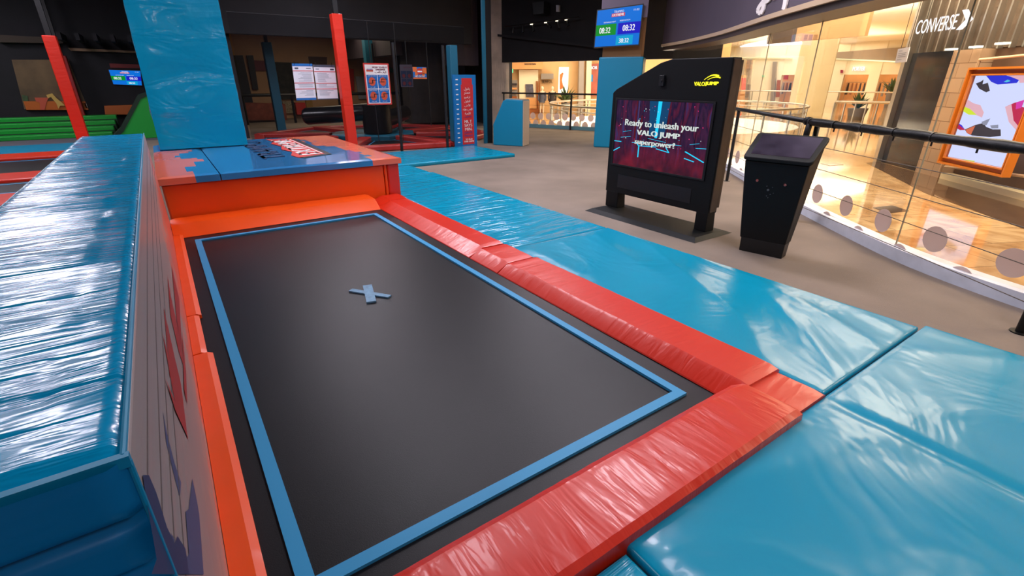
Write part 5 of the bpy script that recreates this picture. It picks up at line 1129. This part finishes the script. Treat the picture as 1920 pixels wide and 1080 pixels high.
# mall columns
for (x0, x1, yb_, X_, Y_, lab) in [(1482, 1538, 222, 25, 12, 'big cream marble column standing behind the round balustrade')]:
    s_ = .72; d_ = V((X_, Y_)).normalized(); n_ = V((-d_.y, d_.x))
    simple(MB().prism([tuple(V((X_, Y_)) + d_ * a * s_ + n_ * b * s_) + (.004,) for a, b in [(-1, -1), (1, -1), (1, 1), (-1, 1)]], (0, 0, 3.93)), 'marble_column', M['stone_cream'], lab, 'column', bevel=.03)
def rack(c, rot, lab, grp, n=7, cols=None):
    t = empty('clothes_rack', c, lab, 'clothes rack', grp); d = V((cos(rot), sin(rot), 0))
    MB().tube([V(c) - d * .7 + V((0, 0, 1.5)), V(c) + d * .7 + V((0, 0, 1.5))], .02, 6).build('rail', M['metal'], t)
    for s in (-1, 1): MB().tube([V(c) + d * .7 * s, V(c) + d * .7 * s + V((0, 0, 1.5))], .02, 6).build('upright', M['metal'], t)
    for k in range(n):
        p = V(c) + d * (-.6 + 1.2 * k / (n - 1)); nn = V((-d.y, d.x, 0)); l = .55 + .3 * random.random()
        MB().hexa([p - nn * .26 - d * .05 + V((0, 0, 1.45 - l)), p + nn * .26 - d * .05 + V((0, 0, 1.45 - l)), p + nn * .26 + d * .05 + V((0, 0, 1.45 - l)), p - nn * .26 + d * .05 + V((0, 0, 1.45 - l)), p - nn * .16 - d * .03 + V((0, 0, 1.45)), p + nn * .16 - d * .03 + V((0, 0, 1.45)), p + nn * .16 + d * .03 + V((0, 0, 1.45)), p - nn * .16 + d * .03 + V((0, 0, 1.45))]).build('garment', random.choice([M['cloth_dark'], M['print_dark'], M['brown_timber'], M['print_grey']]), t)
    return t
def plant(c, h, r, lab, potr, poth, n=26, lw=.05):
    t = empty('potted_plant', c, lab, 'plant'); c = V(c)
    MB().tube([c + V((0, 0, .004)), c + V((0, 0, poth))], [potr * .72, potr], 20).build('pot', M['pot'], t, auto=40)
    m = MB()
    for k in range(n):
        a = random.random() * 2 * pi; el = .5 + random.random() * .95; L_ = (h - poth) * (.6 + .5 * random.random()); d = V((cos(a) * cos(el), sin(a) * cos(el), sin(el))); sd_ = V((-sin(a), cos(a), 0)) * lw
        p0 = c + V((0, 0, poth - .02)); p1 = p0 + d * L_ * .55; p2 = p0 + d * L_ + V((0, 0, -.12 * L_ * cos(el) - .05))
        m.add([p0 - sd_ * .3, p0 + sd_ * .3, p1 + sd_, p1 - sd_, p2 + V((0, 0, 0)), p1 + V((0, 0, .02))], [(0, 1, 2, 5, 3), (3, 5, 4), (5, 2, 4)])
    m.build('foliage', M['leaf'], t, fix=False)
    return t
p = onZ(1603, 225); plant((p.x, p.y, 0), 1.25, .5, 'green plant in a tapered grey pot beyond the curved glass', .40, .50, 60, .06)
# far facade on the right
FR = Plane((36.5, 24.1), (40.2, 11.3))
FW_ = lambda pts, m, name, label, cat, off=0.0, th=.1, group=None: simple(MB().pix(FR, pts, off, th), name, m, label, cat, group)
ul = FR(1300, 190)[0]; ur = FR(1800, 200)[0]
ops = [(1376, 1401), (1459, 1486), (1519, 1552), (1574, 1620), (1640, 1688)]   # shop openings, px at y=170
edges = [FR(x, 175)[0] for pr_ in ops for x in pr_]
ed = [min(ul, ur)] + sorted(edges) + [max(ul, ur)]
zo = FR(1600, 140)[1]; zo = max(1.9, min(3.2, zo))
fw = MB()
for i in range(0, len(ed), 2): fw.ppoly(FR, [(ed[i], 0), (ed[i + 1], 0), (ed[i + 1], 3.95), (ed[i], 3.95)], -.6, .6)
fw.ppoly(FR, [(ed[0], zo), (ed[-1], zo), (ed[-1], 3.95), (ed[0], 3.95)], -.6, .55)
struct(fw, 'wall_far_shops', M['cream'])
struct(MB().ppoly(FR, [(ed[0], 0), (ed[-1], 0), (ed[-1], 3.95), (ed[0], 3.95)], -4.2, .1), 'wall_shop_back', mat('shop_interior', srgb(226, 170, 112), .7, var=(.7, .2)))
for (x, y) in [(38.5, 24), (40.5, 18), (42, 13), (43.5, 8)]: area('shop_light', (x + 1.2, y, 3.6), 2, 120, WARM)
FW_([(1532, 101), (1700, 88), (1700, 116), (1532, 107)], mat('grey_soffit', srgb(150, 134, 116), .6), 'soffit_panel', 'grey soffit panel above the far shops', 'soffit', .02, .1)
FW_([(1340, 106), (1486, 109), (1486, 111), (1340, 108)], M['cove'], 'light_cove', 'thin golden light line left of the marble column', 'light cove', .03, .2)
FW_([(1532, 108), (1682, 114.5), (1682, 117), (1532, 110)], M['cove'], 'light_cove', 'thin golden light line over the far shops right of the marble column', 'light cove', .03, .2)
FW_([(1377, 146), (1386, 146), (1384, 172), (1376, 172)], mat('pink_red_poster', srgb(230, 40, 70), .5, emit=(srgb(230, 40, 70), .6)), 'shop_poster', 'pink red poster in the far shop just right of the kiosk', 'poster', -2, .1)
FW_([(1464, 136), (1473, 136), (1472, 149), (1463, 149)], M['print_red'], 'sale_sign', 'square red sale sign in the narrow far shop', 'sign', -1, .1)
FW_([(1458, 150), (1464, 150), (1462, 182), (1455, 182)], M['dark_orange'], 'red_shop_strip', 'tall dark red strip beside the narrow far shop', 'strip', .03, .1)
FW_([(1429.5, 141), (1433.5, 141), (1433.5, 144.5), (1429.5, 144.5)], M['exit_green'], 'exit_light', 'tiny green exit light on the pale far wall', 'exit sign', .03, .1)
FW_([(1576, 131), (1581, 131), (1581, 137), (1576, 137)], M['scr_red'], 'red_sign_light', 'small glowing red square between two far shop signs', 'sign', .03, .1)
FW_([(1451, 116), (1458, 116), (1453, 190), (1446, 190)], M['grey_metal_panel'], 'shop_pilaster', 'grey metal pilaster left of the narrow far shop', 'pilaster', .03, .3)
FW_([(1403, 112), (1411, 112), (1406, 190), (1399, 190)], M['grey_metal_panel'], 'shop_pilaster', 'grey metal pilaster right of the pink red poster', 'pilaster', .03, .3)
for (s, x0, x1, y0, y1, m_, lab) in [('HOMEN', 1527, 1551, 131, 123.5, M['print_black'], 'black letter shop name over a far shop by the marble column'), ('PORTER', 1598, 1621, 133, 125, M['sign_white'], 'glowing white shop name over the middle far shop')]:
    a = FR(x0, y0); b = FR(x1, y0); c = FR(x0, y1); mb = MB(); lo_, hi_ = (a[0], b[0]); 
    text(mb, s, FR.pt(a[0], a[1], .05), FR.u * (b[0] - a[0]), V((0, 0, c[1] - a[1])), .05, 0, .01); simple(mb, 'shop_name', m_, lab, 'sign', fix=False)
k = 0
for (x, lab) in [(1535, 'shop beside the marble column'), (1597, 'middle shop of the far row'), (1660, 'last shop before the steel corner post'), (1470, 'narrow far shop with the red sign')]:
    u = FR((x), 185)[0]
    for j, du in enumerate((0,)):
        p = FR.pt(u + du * (.8 if x != 1470 else .4), 0, -1.8); rack((p.x, p.y, .004), atan2(FR.u.y, FR.u.x), 'rack of dark clothes in the %s' % lab, 'clothes racks in the far shops', 6)
p = FR.pt(FR(1672, 185)[0], 0, 1.2); plant((p.x, p.y, 0), 2.0, .5, 'tall leafy plant in front of the last far shop', .3, .9, 40, .09)
fb = empty('far_balustrade', (30, 14, 0), 'far straight glass balustrade with steel rail behind the potted plant', 'balustrade')
b0, b1_ = onZ(1566, 191, .9), onZ(1690, 193, .9)
MB().tube([b0, b1_], .05, 8).build('handrail', M['metal'], fb)
for k in range(7):
    q_ = b0.lerp(b1_, k / 6); MB().tube([V((q_.x, q_.y, .004)), q_], .03, 6).build('baluster', M['metal'], fb)
fb2 = empty('far_handrail', (33, 16, 0), 'second thin steel handrail in front of the far shops', 'balustrade')
b0, b1_ = onZ(1345, 184, 1.0), onZ(1690, 176, 1.0)
c0_, c1_ = FR.pt(FR(1345, 184)[0], .95, 2.4), FR.pt(FR(1690, 176)[0], .95, 2.4)
MB().tube([c0_, c1_], .045, 8).build('handrail', M['metal'], fb2)
for k in range(12):
    q_ = c0_.lerp(c1_, k / 11); MB().tube([V((q_.x, q_.y, .004)), q_], .03, 6).build('baluster', M['metal'], fb2)
# left facade seen through the opening
FL = Plane((15.6, 23.75), (20.6, 20.3)); L0, L1 = sorted((FL(930, 205)[0], FL(1150, 205)[0]))
struct(MB().ppoly(FL, [(L0, 0), (L1 + 6, 0), (L1 + 6, 3.95), (L0, 3.95)], -.2, .1), 'wall_left_shops', mat('warm_shop_wall', srgb(214, 172, 120), .6, var=(.8, .08)))
FX = lambda pts, m, name, label, cat, off=0.0, th=.08, **k: simple(MB().pix(FL, pts, off, th), name, m, label, cat, **k)
FX([(956, 117), (1017, 115), (1017, 130), (957, 130.5)], M['tan'], 'timber_fascia', 'tan timber shop fascia with small dark letters beside the concrete pillar', 'fascia', 0, .5)
a = FL(983, 122); b = FL(1004, 122); c = FL(983, 119.3); mb = MB(); text(mb, 'NESTROSEN', FL.pt(a[0], a[1], .51), FL.u * (b[0] - a[0]), V((0, 0, c[1] - a[1])), .01, 0, .01); simple(mb, 'shop_name', M['print_black'], 'small dark shop name on the tan timber fascia', 'sign', fix=False)
FX([(973, 131), (1009, 131), (1009, 208), (974, 209)], M['cream'], 'shop_wall_panel', 'cream panel under the tan timber fascia', 'panel', 0, .12)
FX([(985, 158), (999, 158), (1001, 181), (986, 181)], mat('showcase_blue', srgb(92, 92, 110), .3, var=(6, .5)), 'showcase', 'small blue grey showcase set in the cream panel', 'showcase', .14, .04)
FX([(986, 183), (1004, 183), (1005, 202), (987, 202)], M['tan'], 'reception_desk', 'pale timber reception desk below the showcase', 'desk', .3, .5)
FX([(984, 203), (1015, 203), (1015, 211), (984, 211)], M['brown_timber'], 'timber_plinth', 'brown timber plinth at the foot of the shop front', 'plinth', .35, .5)
FX([(1005, 152), (1008, 152), (1009, 205), (1006, 205)], M['brown_timber'], 'timber_pilaster', 'slim brown timber pilaster, left of the pair', 'pilaster', .14, .1)
FX([(1009.5, 152), (1012, 152), (1013, 205), (1010, 205)], M['brown_timber'], 'timber_pilaster', 'slim brown timber pilaster, right of the pair', 'pilaster', .14, .1)
FX([(956, 150), (970, 150), (971, 208), (958, 208)], M['grey_metal_panel'], 'wall_shelving', 'shelving bay with goods right beside the concrete pillar', 'shelving', .1, .3)
for k, y in enumerate((156, 164, 172, 180)): FX([(957, y), (969, y), (969, y + 3.5), (957, y + 3.5)], [M['cloth_dark'], M['tan'], M['print_grey'], M['brown_timber']][k], 'folded_goods', ['dark', 'tan', 'pale grey', 'brown'][k] + ' folded goods on the shelving bay by the pillar', 'goods', .4, .1)
FX([(956, 129.5), (962, 130), (962, 137), (956, 137)], M['exit_green'], 'exit_light', 'pale green lit exit box against the concrete pillar', 'exit sign', .64, .1)
FX([(1014, 138), (1037, 138), (1037, 148), (1014, 149)], M['grey_metal_panel'], 'shop_canopy', 'grey canopy over the second shop name', 'canopy', 0, .3)
a = FL(1016, 155.5); b = FL(1036, 155.5); c = FL(1016, 150.5); mb = MB(); text(mb, 'SEAFOL', FL.pt(a[0], a[1], .03), FL.u * (b[0] - a[0]), V((0, 0, c[1] - a[1])), .02, 0, .005); simple(mb, 'shop_name', M['print_black'], 'thin dark letters on the cream wall above two mannequins', 'sign', fix=False)
FX([(1048, 126), (1066, 126), (1064, 174), (1046, 174)], M['poster_lit'], 'lit_poster', 'tall glowing yellow white poster panel between plant and column', 'poster', .05, .1)
FX([(1049, 140), (1054, 136), (1056, 137), (1053, 150), (1056, 165), (1049, 168)], M['print_orange'], 'poster_figure', 'orange yellow figure printed on the glowing poster', 'picture', .16, .01)
FX([(1083, 100), (1092, 100), (1090, 215), (1080, 215)], M['grey_metal_panel'], 'metal_column', 'grey metal panelled column with dark joints', 'column', .3, .5, bevel=.01)
FX([(1096, 100), (1105, 100), (1102, 215), (1093, 215)], M['stone_cream'], 'cream_column', 'cream column beside the red shop front', 'column', .3, .6)
FX([(1105, 120), (1125, 119), (1123, 180), (1103, 180)], mat('red_shopfront', srgb(164, 84, 66), .6, var=(2, .3)), 'red_shopfront', 'brick red shop front next to the blue padded pillar', 'shop front', .05, .1)
a = FL(1106, 130); b = FL(1118, 130); c = FL(1106, 124); mb = MB(); text(mb, 'BOB', FL.pt(a[0], a[1], .2), FL.u * (b[0] - a[0]), V((0, 0, c[1] - a[1])), .03, 0, .01); simple(mb, 'shop_name', M['sign_white'], 'glowing white letters on the brick red shop front', 'sign', fix=False)
FX([(1105, 140), (1110, 140), (1110, 153), (1105, 153)], M['scr_blue_l'], 'blue_screen', 'small blue screen on the brick red shop front', 'screen', .2, .05)
for (pts, lab) in [([(1032, 118), (1050, 113), (1084, 113), (1084, 121), (1060, 120), (1048, 118), (1032, 124)], 'folded white ceiling light panel above the glowing poster')]:
    simple(MB().prism([onZ(x, y, 3.9) for x, y in [(1030, 119), (1048, 114), (1084, 114), (1084, 121), (1050, 121)]], (0, 0, .04)), 'ceiling_light_panel', M['cove_white'], lab, 'ceiling light')
def mannequin(px, py, lab, coat, K=.74):
    u, _ = FL(px, py); p = FL.pt(u, 0, 1.0); t = empty('mannequin', (p.x, p.y, .004), lab, 'mannequin', 'mannequins in the second shop')
    B3 = lambda z, a=0, b=0: V((p.x, p.y, z * K)) + FL.u * a * K + FL.n * b * K
    m = MB(); m.tube([B3(.02, -.1), B3(.5, -.1), B3(.92, -.07)], [.04, .05, .07], 10); m.tube([B3(.02, .1), B3(.5, .1), B3(.92, .07)], [.04, .05, .07], 10)
    m.tube([B3(.85), B3(1.05), B3(1.3), B3(1.48), B3(1.52), B3(1.56)], [.13, .11, .14, .13, .05, .04], 14); m.tube([B3(1.54), B3(1.6), B3(1.7), B3(1.78), B3(1.82)], [.04, .06, .08, .06, .02], 12); m.build('body', M['skin_plastic'], t, auto=60)
    m = MB()
    for s in (-1, 1): m.tube([B3(1.44, .19 * s), B3(1.15, .27 * s), B3(.88, .25 * s, .08)], [.05, .045, .04], 10)
    m.tube([B3(.75), B3(1.05), B3(1.42)], [.17, .14, .15], 14); m.build('coat', coat, t, auto=60)
mannequin(1014, 200, 'mannequin in a green grey jacket left of the pair in the second shop', M['print_dark']); mannequin(1032, 200, 'mannequin in a dark jacket beside the palm', M['cloth_dark'])
u, _ = FL(1047, 200); p = FL.pt(u + .15, 0, 2.2); plant((p.x, p.y, 0), 1.55, .5, 'tall palm in a pale pot in front of the glowing poster', .22, .6, 60, .05)
# slat mat / vents row on floor near the opening left
# far end closing of mall
struct(MB().box(61.8, 62, -10, 50, 0, 4), 'wall_mall_far', M['cream']); struct(MB().box(4, 62, 49.8, 50, 0, 4), 'wall_mall_end', M['cream'])
# ceiling lamps of the hall; the last two are added fills
for i, (x, y, z, a, b, p) in enumerate(HALL_LAMPS):
    t = empty('ceiling_lamp', (x, y, z), 'long flat ceiling lamp hanging from the dark hall ceiling', 'ceiling lamp', 'flat lamps under the hall ceiling')
    MB().box(x - a / 2 - .04, x + a / 2 + .04, y - b / 2 - .04, y + b / 2 + .04, z, z + .08).build('casing', M['black'], t)
    MB().box(x - a / 2, x + a / 2, y - b / 2, y + b / 2, z - .03, z).build('diffuser', M['lamp'], t)
    MB().tube([(x, y, z + .08), (x, y, 5.2)], .012, 6).build('hanger', M['black'], t)
